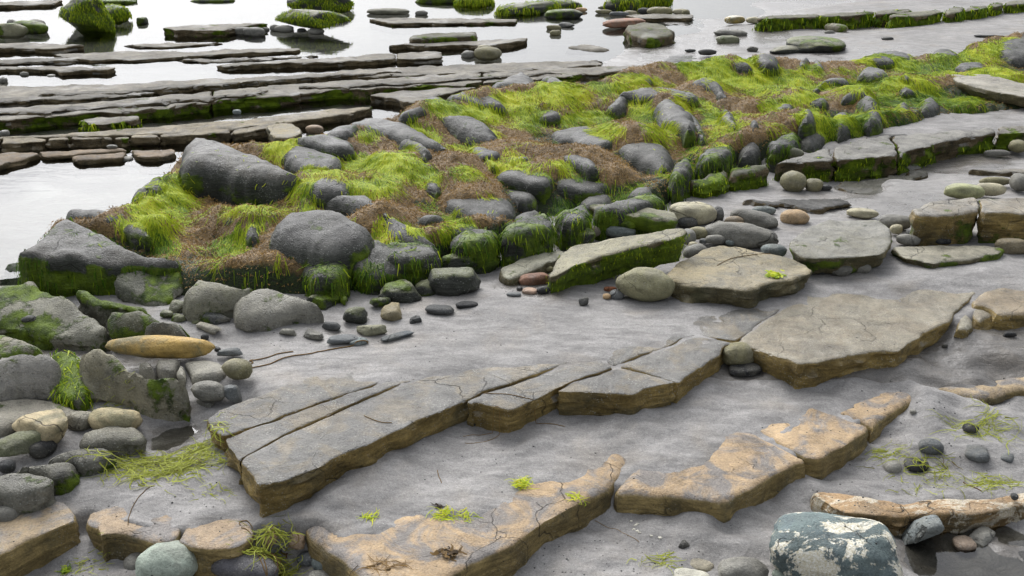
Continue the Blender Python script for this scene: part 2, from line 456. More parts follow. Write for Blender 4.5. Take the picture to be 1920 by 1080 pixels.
def slab(name, poly, z, th, mat, col, rnd=0.012, dome=0.0, rough=0.003, g=0.022, jag=0.004, smooth=1, shrink=0.002,
         parent=None, moss=(0, 0), strat=0.006, undercut=0.0, zs=None, reef=False, pts=None, sharp=None, wave=0.0, rc=None, dip=(0, 0)):
    """rock with a traced top outline: rounded arris, uneven top, layered broken sides, closed underneath"""
    sd = nseed()
    if pts is not None: P = np.array(pts, float)
    else:
        pp = np.array(poly, float)
        P = at(pp[:, 0], pp[:, 1], np.array(zs, float) if zs is not None else np.full(len(pp), z))
    A = np.c_[P[:, 0], P[:, 1], np.ones(len(P))]
    pl = np.linalg.lstsq(A, P[:, 2], rcond=None)[0]
    if zs is None and pts is None: pl = np.array([0, -dip[0], z + dip[0] * dip[1]])
    q = P[:, :2]
    area = 0.5 * np.sum(q[:, 0] * np.roll(q[:, 1], -1) - np.roll(q[:, 0], -1) * q[:, 1])
    if area < 0: q = q[::-1]
    q = round_corners(q, rc) if rc is not None else chaikin(q, smooth)
    q = resample(q, g)
    nn = out_normals(q)
    q3 = xyz(q[:, 0], q[:, 1])
    q = q - nn * shrink + np.stack([jag * fbm(q3, 10.0, 5, 11, .6), jag * fbm(q3, 10.0, 5, 23, .6)], -1)
    nn = out_normals(q)
    lo, hi = q.min(0), q.max(0)
    ext = np.sqrt(np.prod(hi - lo))
    rnd = min(rnd, 0.45 * (hi - lo).min())
    gx, gy = np.meshgrid(np.arange(lo[0], hi[0], g), np.arange(lo[1], hi[1], g * .87))
    gx = gx + (np.arange(gx.shape[0]) % 2)[:, None] * g * .5
    I = np.stack([gx.ravel(), gy.ravel()], -1)
    I = I + RNG.normal(0, g * .12, I.shape)
    dI = seg_dist(I, q)
    extra = []
    for fr in (0.12, 0.38, 0.75):
        r_ = q - nn * rnd * fr
        dr = seg_dist(r_, q)
        extra.append(r_[dr > rnd * fr * 0.7])
    I = np.concatenate([I[dI > max(rnd * 0.95, g * .45)]] + extra)
    n0 = len(q)
    vin = [Vector(v) for v in np.concatenate([q, I])]
    res = delaunay_2d_cdt(vin, [], [list(range(n0))], 1, 1e-6)
    v2 = np.array([[v[0], v[1]] for v in res[0]])
    tris = [tuple(f) for f in res[2]]
    ov = res[3]
    ring = [0] * n0
    for i, lst in enumerate(ov):
        for k in lst:
            if k < n0: ring[k] = i
    d = np.maximum(seg_dist(v2, q), 0)
    ring_set = np.array(ring)
    d[ring_set] = 0
    rv = rnd * np.clip(1 + .75 * fbm(xyz(v2[:, 0], v2[:, 1]), 8.0, 3, 77), .3, 1.5) if rnd < .03 else rnd
    t = 1 - np.clip(d / rv, 0, 1)
    zt = v2 @ pl[:2] + pl[2] - rv * (1 - np.sqrt(np.maximum(1 - t * t, 0)))
    if dome:
        dm = d.max() + 1e-6
        zt = zt + dome * (np.sqrt(np.maximum(1 - (1 - np.clip(d / dm, 0, 1)) ** 2, 0)) - 0.35)
    zt = zt + rough * fbm(xyz(v2[:, 0], v2[:, 1]), 12.0, 4, sd + 3) * sstep(0, rnd, d + rnd * .3) + wave * fbm(xyz(v2[:, 0], v2[:, 1]), 3.0, 2, sd + 9)
    V = [np.c_[v2, zt]]
    zr = zt[ring_set]
    nl = max(4, min(9, int(th / 0.012)))
    off = len(v2)
    faces = list(tris)
    prev = list(ring)
    s_arc = np.cumsum(np.linalg.norm(q - np.roll(q, 1, 0), axis=1))
    for k in range(1, nl + 1):
        fz = k / nl
        zz = zr - th * fz
        p3 = np.c_[q[:, 0] * 12, q[:, 1] * 12, zz * 34]
        o = strat * fbm(p3, 1.0, 3, sd + 5) - undercut * fz ** 1.5 - (0.25 * strat * (1 + fbm(np.c_[q * 22, zz * 8], 1.0, 2, sd + 6)))
        if k < nl: o = o + min(rnd, .02) * 0.1
        qq = q + nn * o[:, None]
        V.append(np.c_[qq, zz])
        cur = list(range(off, off + n0)); off += n0
        for i in range(n0):
            j = (i + 1) % n0
            if prev[i] != prev[j]: faces.append((prev[i], cur[i], cur[j], prev[j]))
            else: faces.append((prev[i], cur[i], cur[j]))
        prev = cur
    faces.append(tuple(prev[::-1]))
    V = np.concatenate(V)
    nzv = np.r_[np.where(d > rnd * .35, 1.0, 0.5), np.zeros(len(V) - len(v2))]
    ms = moss_of(V, nzv, moss, sd)
    if reef:
        gm = green_at(V + np.array([0, 0, 0.0]))
        ms = np.maximum(ms, gm * (0.42 + 0.3 * (nzv < .6)))
    o = mesh_obj(name, V, faces, mat, parent, sharp=sharp or 38, attrs={'moss': ms})
    setcol(o, col)
    return o

ICO = {}
def ico(k):
    if k not in ICO:
        b = bmesh.new(); bmesh.ops.create_icosphere(b, subdivisions=k, radius=1.0)
        b.verts.ensure_lookup_table()
        ICO[k] = (np.array([v.co[:] for v in b.verts]), np.array([[v.index for v in f.verts] for f in b.faces]))
        b.free()
    return ICO[k]
def stone(name, cx, cy, w, h, ang, col, kind='r', z=None, mat=None, moss=(0, 0), flat=None, sunk=0.2, parent=None, tilt=0.0, sub=None):
    """cobble or boulder whose outline in the photograph is centred on (cx,cy), w by h pixels, long axis turned by ANG"""
    sd = nseed(); rg = np.random.default_rng(sd)
    if kind == 'a' and sunk == .2: sunk = .3
    if z is None: z = ground_at(cx, cy + h * 0.25)
    fl = flat if flat is not None else {'r': 0.85, 'f': 0.45, 'a': 0.8}[kind]     # height over depth
    ca, sa = math.cos(math.radians(ang)), math.sin(math.radians(ang))
    c = 0.05
    for _ in range(4):
        zc = z + c * (1 - sunk)
        p0 = at(cx, cy, zc)
        p1 = at(cx - ca * w / 2, cy - sa * w / 2 * .8, zc); p2 = at(cx + ca * w / 2, cy + sa * w / 2 * .8, zc)
        a = np.linalg.norm((p2 - p1)[:2]) / 2 if abs(sa) < 0.5 else w / 2 * np.linalg.norm(p0 - [0, 0, CAM_H]) / FPX
        R = np.linalg.norm(p0 - np.array([0, 0, CAM_H]))
        dep = math.asin((CAM_H - zc) / R)
        hm = h / 2 * R / FPX
        b = hm / math.sqrt(math.sin(dep) ** 2 + (fl * math.cos(dep)) ** 2)
        c = b * fl
    yaw = math.atan2((p2 - p1)[1], (p2 - p1)[0]) if abs(sa) < 0.5 else 0.0
    k = sub or (4 if w > 60 else 3)
    D, F = ico(k)
    r = np.ones(len(D))
    if kind == 'a':
        npl = 11
        nr = rg.normal(size=(npl, 3)); nr /= np.linalg.norm(nr, axis=1, keepdims=True)
        nr = np.concatenate([nr, [[0, 0, 1], [0, -1, 0.25], [0.95, -.2, .2], [-.95, -.1, .2]]]); nr /= np.linalg.norm(nr, axis=1, keepdims=True)
        hh = rg.uniform(.72, 1.0, len(nr))
        q = np.maximum(D @ nr.T, 0.02)
        rr = hh / q
        r = (np.sum(rr ** -14.0, 1)) ** (-1 / 14.0)
        r = r / np.percentile(r, 96)
    else:
        e = 2.0 + (0.9 if kind == 'f' else rg.uniform(0.1, 0.7))
        r = 1.0 / (np.sum(np.abs(D) ** e, 1) ** (1 / e))
        r = r / r.max() * 1.04 if kind == 'f' else r / (0.5 * (r.max() + 1))
    r = r * (1 + (.10 if kind != 'a' else .07) * fbm(D + rg.uniform(0, 50, 3), 1.3, 2, sd) + (.022 if kind != 'a' else .04) * fbm(D + 9, 5.0, 3, sd + 1))
    V = D * r[:, None] * np.array([a, b, c])
    Nz = D[:, 2] / c
    Nz = Nz / np.sqrt((D[:, 0] / a) ** 2 + (D[:, 1] / b) ** 2 + (D[:, 2] / c) ** 2)
    if tilt:
        ct, st = math.cos(tilt), math.sin(tilt); V = np.c_[V[:, 0] * ct - V[:, 2] * st, V[:, 1], V[:, 0] * st + V[:, 2] * ct]
    cy_, sy_ = math.cos(yaw), math.sin(yaw)
    V = np.c_[V[:, 0] * cy_ - V[:, 1] * sy_, V[:, 0] * sy_ + V[:, 1] * cy_, V[:, 2]] + np.array([p0[0], p0[1], zc])
    ms = moss_of(V, Nz, moss, sd)
    o = mesh_obj(name, V, F, mat or M['cobble'], parent, sharp=50 if kind == 'a' else None, attrs={'moss': ms})
    cc = np.array(PAL[col] if isinstance(col, str) else col) * rg.uniform(.9, 1.1)
    setcol(o, tuple(cc))
    return o

def fur(o, n, ln, w, tone=.6, thr=.45):
    """short weed hanging from the mossy faces of one rock"""
    me = o.data; nv = len(me.vertices)
    co = np.empty(nv * 3, np.float32); me.vertices.foreach_get('co', co); co = co.reshape(-1, 3).astype(float)
    nr = np.empty(nv * 3, np.float32); me.vertex_normals.foreach_get('vector', nr); nr = nr.reshape(-1, 3).astype(float)
    ms = np.empty(nv, np.float32); me.attributes['moss'].data.foreach_get('value', ms)
    org = np.array(o.location) + (np.array(o.parent.location) if o.parent else 0)
    ok = np.nonzero((ms > thr) & (nr[:, 2] > -.3))[0]
    if len(ok) < 5: return
    i = RNG.choice(ok, n)
    p = co[i] + org + RNG.normal(0, .006, (n, 3)); N_ = nr[i]; K = 6
    P = np.zeros((n, K, 3)); st = ln / K * RNG.uniform(.5, 1.3, n)
    sway = RNG.normal(0, .25, (n, 3)) * np.array([1, 1, 0])
    for k in range(K):
        P[:, k] = p + N_ * .003
        g = np.array([0, 0, -1.]) + sway
        t = g - N_ * (g * N_).sum(1, keepdims=True); t /= np.linalg.norm(t, axis=1, keepdims=True) + 1e-9
        t = t * .8 + np.array([0, 0, -.25]) + N_ * .03
        p = p + t * st[:, None]
    c = ribbon_mesh('weed_fur', P, np.full(n, K), RNG.uniform(.6, 1.3, n) * w, tone + RNG.normal(0, .17, n), M['green'], o)
    c.location = np.array([c.location[k] for k in range(3)]) + (np.array(o.location) - org)
    c['kind'] = 'stuff'
NGREEN, NBROWN = 80000, 60000
# ------------------------------------------------------------------ the ground: three levels of bedrock under grey sand
Z1, Z2, Z0, SEA = 0.0, -0.105, -0.20, -0.05
FRONT2 = [(-60, 1068), (0, 1040), (43, 1020), (100, 993), (153, 972), (157, 985), (183, 990), (187, 1003), (200, 997), (233, 1007), (293, 1022),
          (330, 1015), (370, 1030), (443, 1030), (470, 1012), (500, 1000), (573, 1003), (613, 1033), (647, 1050), (690, 1090), (800, 1105), (840, 1085),
          (893, 1053), (927, 1033), (973, 1013), (1040, 968), (1107, 937), (1143, 920), (1207, 922), (1278, 930), (1330, 938), (1367, 942), (1390, 923),
          (1430, 900), (1487, 870), (1520, 862), (1567, 843), (1630, 803), (1680, 767), (1725, 742), (1740, 728), (1800, 737), (1843, 745), (1873, 745),
          (1897, 733), (1918, 730), (2150, 715)]
FRONT1 = [(-400, 560), (150, 600), (330, 640), (440, 690), (455, 742), (395, 780), (388, 795), (421, 820), (450, 867), (480, 910), (523, 907), (580, 883),
          (638, 855), (693, 830), (780, 790), (867, 755), (890, 752), (957, 770), (1040, 733), (1187, 740), (1202, 730), (1268, 713), (1350, 662),
          (1372, 640), (1418, 653), (1500, 683), (1593, 667), (1683, 657), (1730, 623), (1780, 600), (1800, 612), (1863, 587), (1918, 587), (2150, 580)]
def bed(front, z):
    f = at(np.array(front)[:, 0], np.array(front)[:, 1], z)[:, :2]
    return np.concatenate([f, [[60, f[-1, 1] + 4], [60, 600], [-60, 600], [-60, f[0, 1] + 3]]])
BED2, BED1 = bed(FRONT2, Z2), bed(FRONT1, Z1)
C0 = ctrl([(1100, 1050, -.2), (1300, 1050, -.2), (1450, 950, -.2), (1550, 900, -.185), (1700, 900, -.185), (1800, 800, -.165), (1900, 780, -.16),
           (1800, 1050, -.24), (1720, 1030, -.232), (1900, 1010, -.232), (1620, 925, -.175), (1750, 920, -.17), (1900, 915, -.165), (1600, 1060, -.205),
           (100, 1050, -.2), (200, 1040, -.2), (350, 1060, -.21), (500, 1060, -.21), (250, 1100, -.2), (700, 1110, -.2), (560, 1040, -.2), (1500, 1000, -.195), (1740, 752, -.12), (1765, 765, -.13), (1810, 775, -.14), (1690, 800, -.155)])
C2 = ctrl([(300, 930, -.092), (200, 900, -.088), (400, 950, -.095), (340, 825, -.1), (300, 838, -.1), (370, 835, -.1), (320, 812, -.098), (360, 805, -.098), (250, 778, -.055), (330, 772, -.06),
           (400, 765, -.05), (280, 800, -.075), (280, 855, -.084), (350, 858, -.084), (150, 880, -.088), (60, 800, -.06), (220, 740, -.045), (300, 770, -.05), (40, 700, -.05), (400, 740, -.03), (350, 740, -.03), (420, 710, -.01),
           (250, 760, -.045), (385, 690, -.015), (365, 722, -.02), (330, 875, -.084), (440, 930, -.095), (420, 1000, -.105), (1420, 790, -.1), (1440, 775, -.099), (1520, 745, -.1), (1600, 728, -.1), (1300, 850, -.104), (1230, 870, -.103), (1750, 712, -.093), (1770, 718, -.096), (1720, 714, -.095)]
          + [(x, y, -.12) for x, y in [(1440, 820), (1400, 850), (1560, 790), (1350, 880), (950, 985), (850, 1010), (1060, 925), (1620, 770)]]
          + [(x, y, -.116) for x, y in [(1000, 970), (900, 1020), (750, 1050), (680, 1030), (1130, 915), (1090, 905), (1250, 910), (1370, 900), (1450, 862), (1370, 860),
             (1300, 895), (1500, 830), (1450, 808), (1580, 800), (1560, 775), (1640, 760), (1690, 742), (1200, 900), (820, 1040), (1000, 940), (50, 1000), (100, 975), (-50, 1030), (800, 1000), (1840, 732), (1890, 722)]]
          + [(x, y, -.096) for x, y in [(1000, 850), (900, 900), (1100, 830), (1200, 800), (1300, 780), (1250, 850), (1500, 720), (1600, 700), (800, 940),
             (700, 980), (650, 965), (600, 960), (1050, 880), (1330, 820), (870, 950), (1400, 770)]]
          + [(1000, 800, -.084), (1150, 790, -.084), (700, 900, -.085), (600, 945, -.088), (1450, 705, -.08), (1700, 690, -.075), (1800, 660, -.07), (1880, 650, -.062), (1830, 705, -.085),
             (250, 985, -.098), (300, 1010, -.12), (400, 1018, -.126), (420, 1000, -.115), (180, 975, -.11), (340, 990, -.1), (760, 975, -.105), (950, 940, -.105)])
C1 = ctrl([(x, y, -.010) for x, y in [(450, 840), (550, 820), (700, 770), (900, 720), (600, 745), (850, 740), (1000, 712), (1100, 720), (1220, 710), (1200, 672), (1300, 660),
             (1330, 640), (1500, 600), (1600, 640), (1700, 600), (1750, 570), (1600, 570), (1500, 640), (1420, 600), (1830, 590), (1890, 560), (480, 780), (800, 750), (700, 740), (1350, 600)]]
          + [(x, y, .010) for x, y in [(700, 650), (800, 640), (900, 620), (1000, 630), (850, 670), (720, 690), (980, 665), (1100, 610), (640, 660)]]
          + [(1090, 650, .004), (1180, 630, .003), (1250, 600, .0), (1330, 575, .0), (1650, 520, .02), (1750, 505, .03), (1850, 500, .03), (1900, 525, .02), (550, 655, .008), (480, 690, -.01),
             (560, 700, -.004), (650, 712, -.002), (430, 640, -.01), (350, 660, -.005), (420, 680, .0), (320, 610, .01), (420, 610, .012), (560, 610, .015), (680, 640, .015), (760, 600, .02), (930, 560, .025), (1000, 575, .02), (1450, 555, .005), (1560, 530, .01),
             (1400, 400, .02), (1480, 430, .03), (1600, 380, .02), (1700, 345, .01), (1850, 320, .0), (1550, 370, .0), (1330, 400, .02), (1200, 440, .0), (1000, 480, .0), (930, 500, .0),
             (1650, 235, .05), (1800, 225, .05), (1900, 215, .045), (1580, 262, .05), (1720, 235, .05), (1500, 290, .03), (1600, 350, -.03), (1750, 312, -.03), (1880, 290, -.02), (1680, 330, -.03), (1450, 340, -.01),
             (100, 450, -.2), (200, 330, -.2), (0, 380, -.2), (0, 470, -.15), (100, 150, -.10), (300, 130, -.10), (500, 125, -.11), (700, 60, -.13), (1000, 90, -.11), (600, 220, -.09), (700, 195, -.09),
             (300, 60, -.13), (500, 75, -.12), (1150, 75, -.10), (1240, 60, -.07), (600, 10, -.15), (0, 10, -.15), (300, 200, -.1), (0, 245, -.075), (200, 245, -.07), (0, 330, -.12),
             (1330, 70, -.035), (1420, 55, -.02), (1500, 62, -.01), (1450, 80, -.015), (1600, 75, .0), (1800, 60, .02), (1750, 80, .01), (1400, 92, -.02), (1300, 95, -.035), (1600, 14, .0), (1850, 5, .02),
             (1330, 20, -.065), (1500, 8, -.04), (1430, -4, -.09), (1650, -30, -.1), (1900, -40, -.08), (1580, 46, -.03), (1290, 45, -.05), (1200, -40, -.16), (500, -60, -.25), (1700, -120, -.3), (300, -150, -.4), (900, -170, -.5)])
FAR = np.array([[0, 60, -.8], [40, 60, -.8], [-40, 60, -.8], [30, 30, -.6], [-30, 30, -.6], [0, 200, -2.], [-150, 100, -2.], [150, 100, -2.], [0, 550, -3.]])
C1 = np.concatenate([C1, FAR])
def ground(x, y):
    P = xyz(x, y)
    z0 = idw(x, y, C0, 0.003)
    z0 = z0 + .014 * fbm(P * np.array([1, 1.8, 1]), 5.0, 3, 5) + .004 * fbm(P, 22.0, 2, 6)
    z2 = idw(x, y, C2, 0.0015) + .0035 * fbm(P, 6.0, 4, 7) + .0028 * fbm(np.stack([(x * .85 + y * .5) * 6, (y * .85 - x * .5) * 26, x * 0], -1), 1.0, 4, 12, .6) + .0016 * fbm(P, 40.0, 2, 9)
    z1 = idw(x, y, C1, 0.0015) + .0035 * fbm(P * np.array([1, 1.4, 1]), 4.5, 4, 8) + .0014 * fbm(P, 40.0, 2, 10)
    p2 = np.stack([x, y], -1)
    d2, d1 = seg_dist(p2, BED2), seg_dist(p2, BED1)
    bank = np.clip(fbm(P, 4.5, 3, 31) + .3, 0, 1.3)               # sand drifted against the slab edges
    z2 = z2 + .026 * bank * sstep(-.17, 0, d1)
    z0 = z0 + .030 * bank * sstep(-.17, 0, d2)
    m2 = sstep(0.02, 0.06, d2); m1 = sstep(0.02, 0.06, d1)
    z = z0 + (z2 - z0) * m2
    return z + (z1 - z) * m1
def ground_at(px, py):
    z = np.array([0.0])
    d = rays(px, py)
    ts = np.linspace(1.5, 16, 700)
    P = d[None] * ts[:, None] + np.array([0, 0, CAM_H])
    hit = np.nonzero(P[:, 2] < ground(P[:, 0], P[:, 1]))[0]
    return float(P[hit[0], 2]) if len(hit) else -0.05
def spaced(lo, hi, s0, grow, far):
    a = [lo]
    return a
def axis(core_lo, core_hi, s_of, far_lo, far_hi):
    a = [core_lo]
    while a[-1] < core_hi: a.append(a[-1] + s_of(a[-1]))
    s = s_of(a[-1])
    while a[-1] < far_hi: s *= 1.3; a.append(a[-1] + s)
    s = s_of(core_lo); b = core_lo
    while b > far_lo: s *= 1.3; b -= s; a.insert(0, b)
    return np.array(a)
gxs = axis(-2.6, 3.4, lambda v: .0125 if -1.6 < v < 1.8 else .02, -350, 350)
gys = axis(1.75, 13.0, lambda v: .008 + .0026 * max(0, v - 1.75) ** 1.1, -60, 700)
GX, GY = np.meshgrid(gxs, gys)
gv = np.c_[GX.ravel(), GY.ravel()]
gz = ground(gv[:, 0], gv[:, 1])
nx_, ny_ = len(gxs), len(gys)
ii = (np.arange(ny_ - 1)[:, None] * nx_ + np.arange(nx_ - 1)[None]).ravel()
GF = np.stack([ii, ii + 1, ii + 1 + nx_, ii + nx_], -1)
gpx, gpy = to_px(np.c_[gv, gz])
wet = np.clip(sstep(.06, -.01, gz - SEA) * (gv[:, 1] > 3.2), 0, 1)
WETS = [(340, 825, 90, 40, .9), (1620, 130, 420, 90, .55), (1800, 1040, 160, 70, .9), (1650, 380, 200, 60, .6), (1800, 300, 150, 40, .8), (1000, 545, 120, 30, .6), (1180, 550, 90, 20, .6), (620, 620, 120, 40, .5),
        (1580, 46, 120, 12, .9), (1400, 70, 150, 30, .7), (1830, 215, 120, 30, .5), (1700, 860, 130, 60, .35), (250, 760, 120, 30, .45), (520, 700, 160, 24, .5), (1050, 650, 120, 24, .3), (450, 975, 60, 20, .5)]
for cx, cy, rx, ry, s in WETS:
    u = np.hypot((gpx - cx) / rx, (gpy - cy) / ry)
    wet = np.maximum(wet, s * sstep(1.25, .4, u) * (gv[:, 1] > 1))
sand = mesh_obj('sand', np.c_[gv, gz], GF, M['sand'], origin=(0, 0, 0), attrs={'wet': wet})
tag(sand, kind='structure')

def sheet(name, poly, z, mat, extra=None):
    pp = np.array(poly, float)
    P = at(pp[:, 0], pp[:, 1], z)
    if extra: P = np.concatenate([P, np.array(extra, float)])
    A2 = np.sum(P[:, 0] * np.roll(P[:, 1], -1) - np.roll(P[:, 0], -1) * P[:, 1])
    if A2 < 0: P = P[::-1]
    o = mesh_obj(name, P, [tuple(range(len(P)))], mat, smooth=False)
    return tag(o, kind='structure')
sheet('sea_water', [(-700, 600), (40, 520), (200, 440), (420, 350), (700, 260), (900, 210), (1120, 150), (1240, 130), (1330, 105), (1500, 100), (1700, 80), (2300, 10)], SEA, M['water'],
      [(400, 60, SEA), (400, 650, SEA), (-400, 650, SEA), (-400, 20, SEA), (-30, 5, SEA)])
sheet('puddle', [(282, 856), (286, 806), (330, 798), (386, 800), (386, 850), (330, 862)], -.089, M['puddle'])
sheet('puddle', [(1600, 1140), (1650, 1030), (1690, 960), (1800, 960), (2000, 960), (2200, 1140)], -.222, M['puddle'])

# ------------------------------------------------------------------ bedrock slabs
EXTRA = None
def thing_slab(label, pieces, z, th, mat, col, name='rock_slab', cat='rock slab', part='slab_piece', **kw):
    c = at(np.mean([p[0] for p in pieces[0]]), np.mean([p[1] for p in pieces[0]]), z)
    root = tag(empty(name, (c[0], c[1], z - th)), label, cat)
    for p in pieces: slab(part, p, z, th, mat, col, parent=root, **kw)
    return root
thing_slab('big grey jointed bedrock slab with ochre broken edge running from lower left through the middle', [
    [(387, 784), (413, 767), (460, 750), (560, 712), (640, 688), (760, 680), (763, 700), (673, 729), (638, 742), (567, 766), (500, 791), (421, 819), (398, 808)],
    [(421, 821), (500, 793), (567, 768), (638, 744), (673, 731), (763, 702), (800, 703), (720, 732), (640, 767), (557, 802), (467, 849), (450, 863), (432, 838)],
    [(451, 866), (468, 851), (557, 804), (640, 769), (720, 734), (800, 705), (850, 670), (1000, 640), (1113, 660), (1045, 687), (963, 717), (910, 734), (867, 754), (780, 790), (693, 830), (638, 855), (580, 883), (523, 905), (480, 910)],
    [(875, 751), (889, 758), (893, 753), (957, 770), (1038, 733), (1073, 717), (1150, 688), (1120, 668), (1046, 690), (964, 720), (911, 737)],
    [(1046, 735), (1120, 737), (1187, 741), (1202, 730), (1268, 714), (1207, 698), (1158, 687), (1078, 719)],
    [(1272, 715), (1350, 662), (1357, 648), (1376, 641), (1313, 628), (1281, 635), (1159, 685), (1208, 697)],
    [(1152, 684), (1124, 666), (1116, 650), (1200, 600), (1300, 570), (1440, 555), (1509, 553), (1438, 597), (1379, 638), (1313, 626), (1280, 632)],
], Z1, .13, M['slab'], (.145, .145, .145), rnd=.006, rc=.008, dip=(.008, 2.8), shrink=.001, rough=.0025, g=.015, jag=.006, strat=.012, wave=.003)
thing_slab('broad flat olive grey slab with wet sheen and thick ochre corner at right', [
    [(1381, 641), (1418, 653), (1500, 684), (1593, 668), (1657, 656), (1683, 658), (1730, 624), (1780, 601), (1803, 574), (1833, 547), (1750, 528), (1600, 525), (1515, 553), (1440, 598)]],
    Z1, .13, M['slab'], (.215, .20, .165), rnd=.008, rc=.012, shrink=.001, rough=.0025, g=.016, jag=.006, strat=.014, wave=.003)
thing_slab('small cracked grey bedrock block at the right end of the broad olive slab', [
    [(1784, 612), (1812, 616), (1832, 606), (1808, 577)], [(1834, 605), (1866, 590), (1850, 578), (1811, 576)]], Z1 - .008, .11, M['slab'], (.21, .20, .165), rnd=.02, g=.014, jag=.006, strat=.014)
thing_slab('tan bedrock slab end at the right edge beside the cracked block', [
    [(1812, 571), (1856, 576), (1870, 592), (1918, 589), (2040, 584), (2040, 520), (1850, 535)]], Z1 + .004, .12, M['slab'], (.26, .215, .155), rnd=.018, g=.018, strat=.012)
thing_slab('lower tan slab with wavy rounded front edge, half buried in smooth grey sand', [
    [(573, 1003), (613, 1033), (647, 1050), (690, 1090), (800, 1108), (840, 1085), (893, 1053), (927, 1033), (973, 1013), (1040, 968), (1107, 937), (1142, 921), (1157, 901), (1171, 883), (1184, 850), (1100, 820), (900, 860), (700, 940), (565, 985)],
    [(1146, 921), (1207, 922), (1278, 930), (1330, 938), (1367, 942), (1390, 923), (1430, 900), (1487, 870), (1517, 863), (1468, 837), (1398, 803), (1250, 820), (1188, 851), (1175, 883)],
    [(1521, 861), (1567, 843), (1629, 804), (1629, 794), (1546, 770), (1478, 752), (1402, 800), (1471, 834)],
    [(1635, 798), (1680, 767), (1725, 742), (1727, 730), (1697, 722), (1633, 722), (1485, 748), (1549, 768), (1634, 791)],
], Z2, .14, M['tan'], (.36, .27, .175), rnd=.022, rc=.035, dip=(.007, 2.3), shrink=.001, rough=.0025, g=.015, jag=.006, strat=.006, wave=.003)
thing_slab('tan bedrock slab in the bottom left corner sloping to the frame edge', [
    [(-120, 1100), (0, 1040), (43, 1020), (100, 993), (152, 972), (110, 932), (40, 955), (-120, 1000)]], Z2 + .004, .14, M['tan'], (.30, .24, .165), rnd=.016, g=.017, strat=.008)
thing_slab('thin sand covered tan plate with ragged edge between the corner slab and the pebbles', [
    [(158, 972), (159, 985), (183, 991), (187, 1003), (200, 997), (233, 1007), (293, 1022), (328, 1016), (345, 1000), (340, 960), (250, 940), (170, 950)],
    [(331, 1017), (370, 1031), (443, 1030), (468, 1013), (480, 992), (440, 950), (345, 960), (348, 1001)]], Z2, .12, M['tan'], (.30, .235, .17), rnd=.012, g=.016, jag=.008, strat=.01)
thing_slab('low tan rock tongue poking from the sand at the right edge', [
    [(1735, 728), (1800, 737), (1843, 747), (1873, 745), (1897, 733), (1919, 731), (2040, 728), (2040, 690), (1890, 700), (1800, 712)]], Z2, .12, M['tan'], (.36, .285, .19), rnd=.03, g=.016, jag=.01, strat=.014)
thing_slab('long barnacle spotted brown rock bar lying in sand behind the white patched boulder', [
    [(1516, 925), (1570, 960), (1640, 967), (1760, 965), (1850, 958), (1918, 945), (2040, 935), (2040, 905), (1900, 925), (1700, 940), (1600, 930), (1545, 918)]], -.155, .1, M['barnbar'], (.31, .215, .125),
    rnd=.012, rc=.02, g=.013, jag=.008, strat=.018, name='rock_bar', cat='rock')

# ------------------------------------------------------------------ ledges in and around the pools
def ledge(label, pieces, z, th, col=(.18, .172, .155), moss=(0, 0), **kw):
    k = dict(rnd=.01, rc=.02, g=.04, jag=.02, strat=.02, rough=.005, shrink=.003, wave=.004); k.update(kw)
    if len(pieces) == 1:
        o = slab('rock_ledge', pieces[0], z, th, M['ledge'], col, moss=moss, **k)
        return tag(o, label, 'rock ledge')
    return thing_slab(label, pieces, z, th, M['ledge'], col, name='rock_ledge', cat='rock ledge', part='ledge_block', moss=moss, **k)
ledge('flat dark ledge at the left edge just below the big mossy boulder', [[(-150, 82), (60, 80), (160, 83), (112, 90), (0, 90), (-150, 93)]], -.01, .1)
ledge('long pointed grey ledge in the pool, tip below the leaning mossy block', [[(100, 101), (200, 97), (330, 96), (565, 89), (556, 95), (500, 98), (320, 107), (250, 112), (130, 112)]], -.03, .1)
ledge('small pointed ledge at the left edge with pebbles in front', [[(-150, 122), (120, 124), (222, 126), (205, 131), (112, 135), (90, 130), (0, 129), (-150, 131)]], -.02, .12)
ledge('long dark ledge with blocky end beside two round cobbles in the pool', [[(400, 119), (520, 113), (640, 107), (700, 101), (742, 100), (742, 110), (640, 116), (420, 123)], [(744, 100), (800, 95), (831, 99), (829, 107), (760, 111), (744, 110)]], -.012, .12)
ledge('dark wedge shaped ledge ending in a point right of the mossy log', [[(720, 84), (800, 79), (992, 71), (985, 76), (920, 87), (870, 84), (800, 86)]], -.012, .12)
ledge('mossy log shaped rock lying in the pool', [[(768, 66), (800, 62), (893, 58), (894, 66), (850, 69), (770, 73)]], .03, .14, col=(.10, .10, .075), moss=(.25, .5), rnd=.03)
ledge('low far ledge crossing the pool behind the mossy log', [[(690, 34), (740, 33), (855, 34), (970, 35), (968, 41), (850, 42), (735, 44), (715, 40)]], -.025, .1, moss=(0, .35))
ledge('low mossy ledge in the pool left of the leaning block', [[(305, 52), (360, 46), (505, 43), (450, 50), (420, 56), (330, 56)]], .01, .12, moss=(.1, .5))
ledge('broad thin wet shelf crossing the upper left, broken by dark lines', [[(-150, 166), (150, 158), (330, 152), (500, 143), (640, 132), (760, 125), (900, 119), (1130, 112), (1130, 122), (1000, 132), (640, 146), (500, 157), (380, 165), (200, 184), (0, 194), (-150, 198)]], -.022, .09, jag=.03)
ledge('wet grey shelf with mossy green front edge at the upper left', [
    [(-150, 210), (200, 189), (398, 169), (396, 190), (300, 203), (158, 214), (10, 225), (-150, 232)],
    [(400, 169), (640, 150), (900, 136), (900, 154), (870, 159), (760, 163), (690, 167), (640, 168), (520, 180), (460, 182), (398, 190)],
    [(903, 136), (1050, 128), (1130, 124), (1225, 118), (1228, 124), (1135, 137), (1062, 143), (905, 155)]], .015, .13, moss=(0, .62), jag=.025)
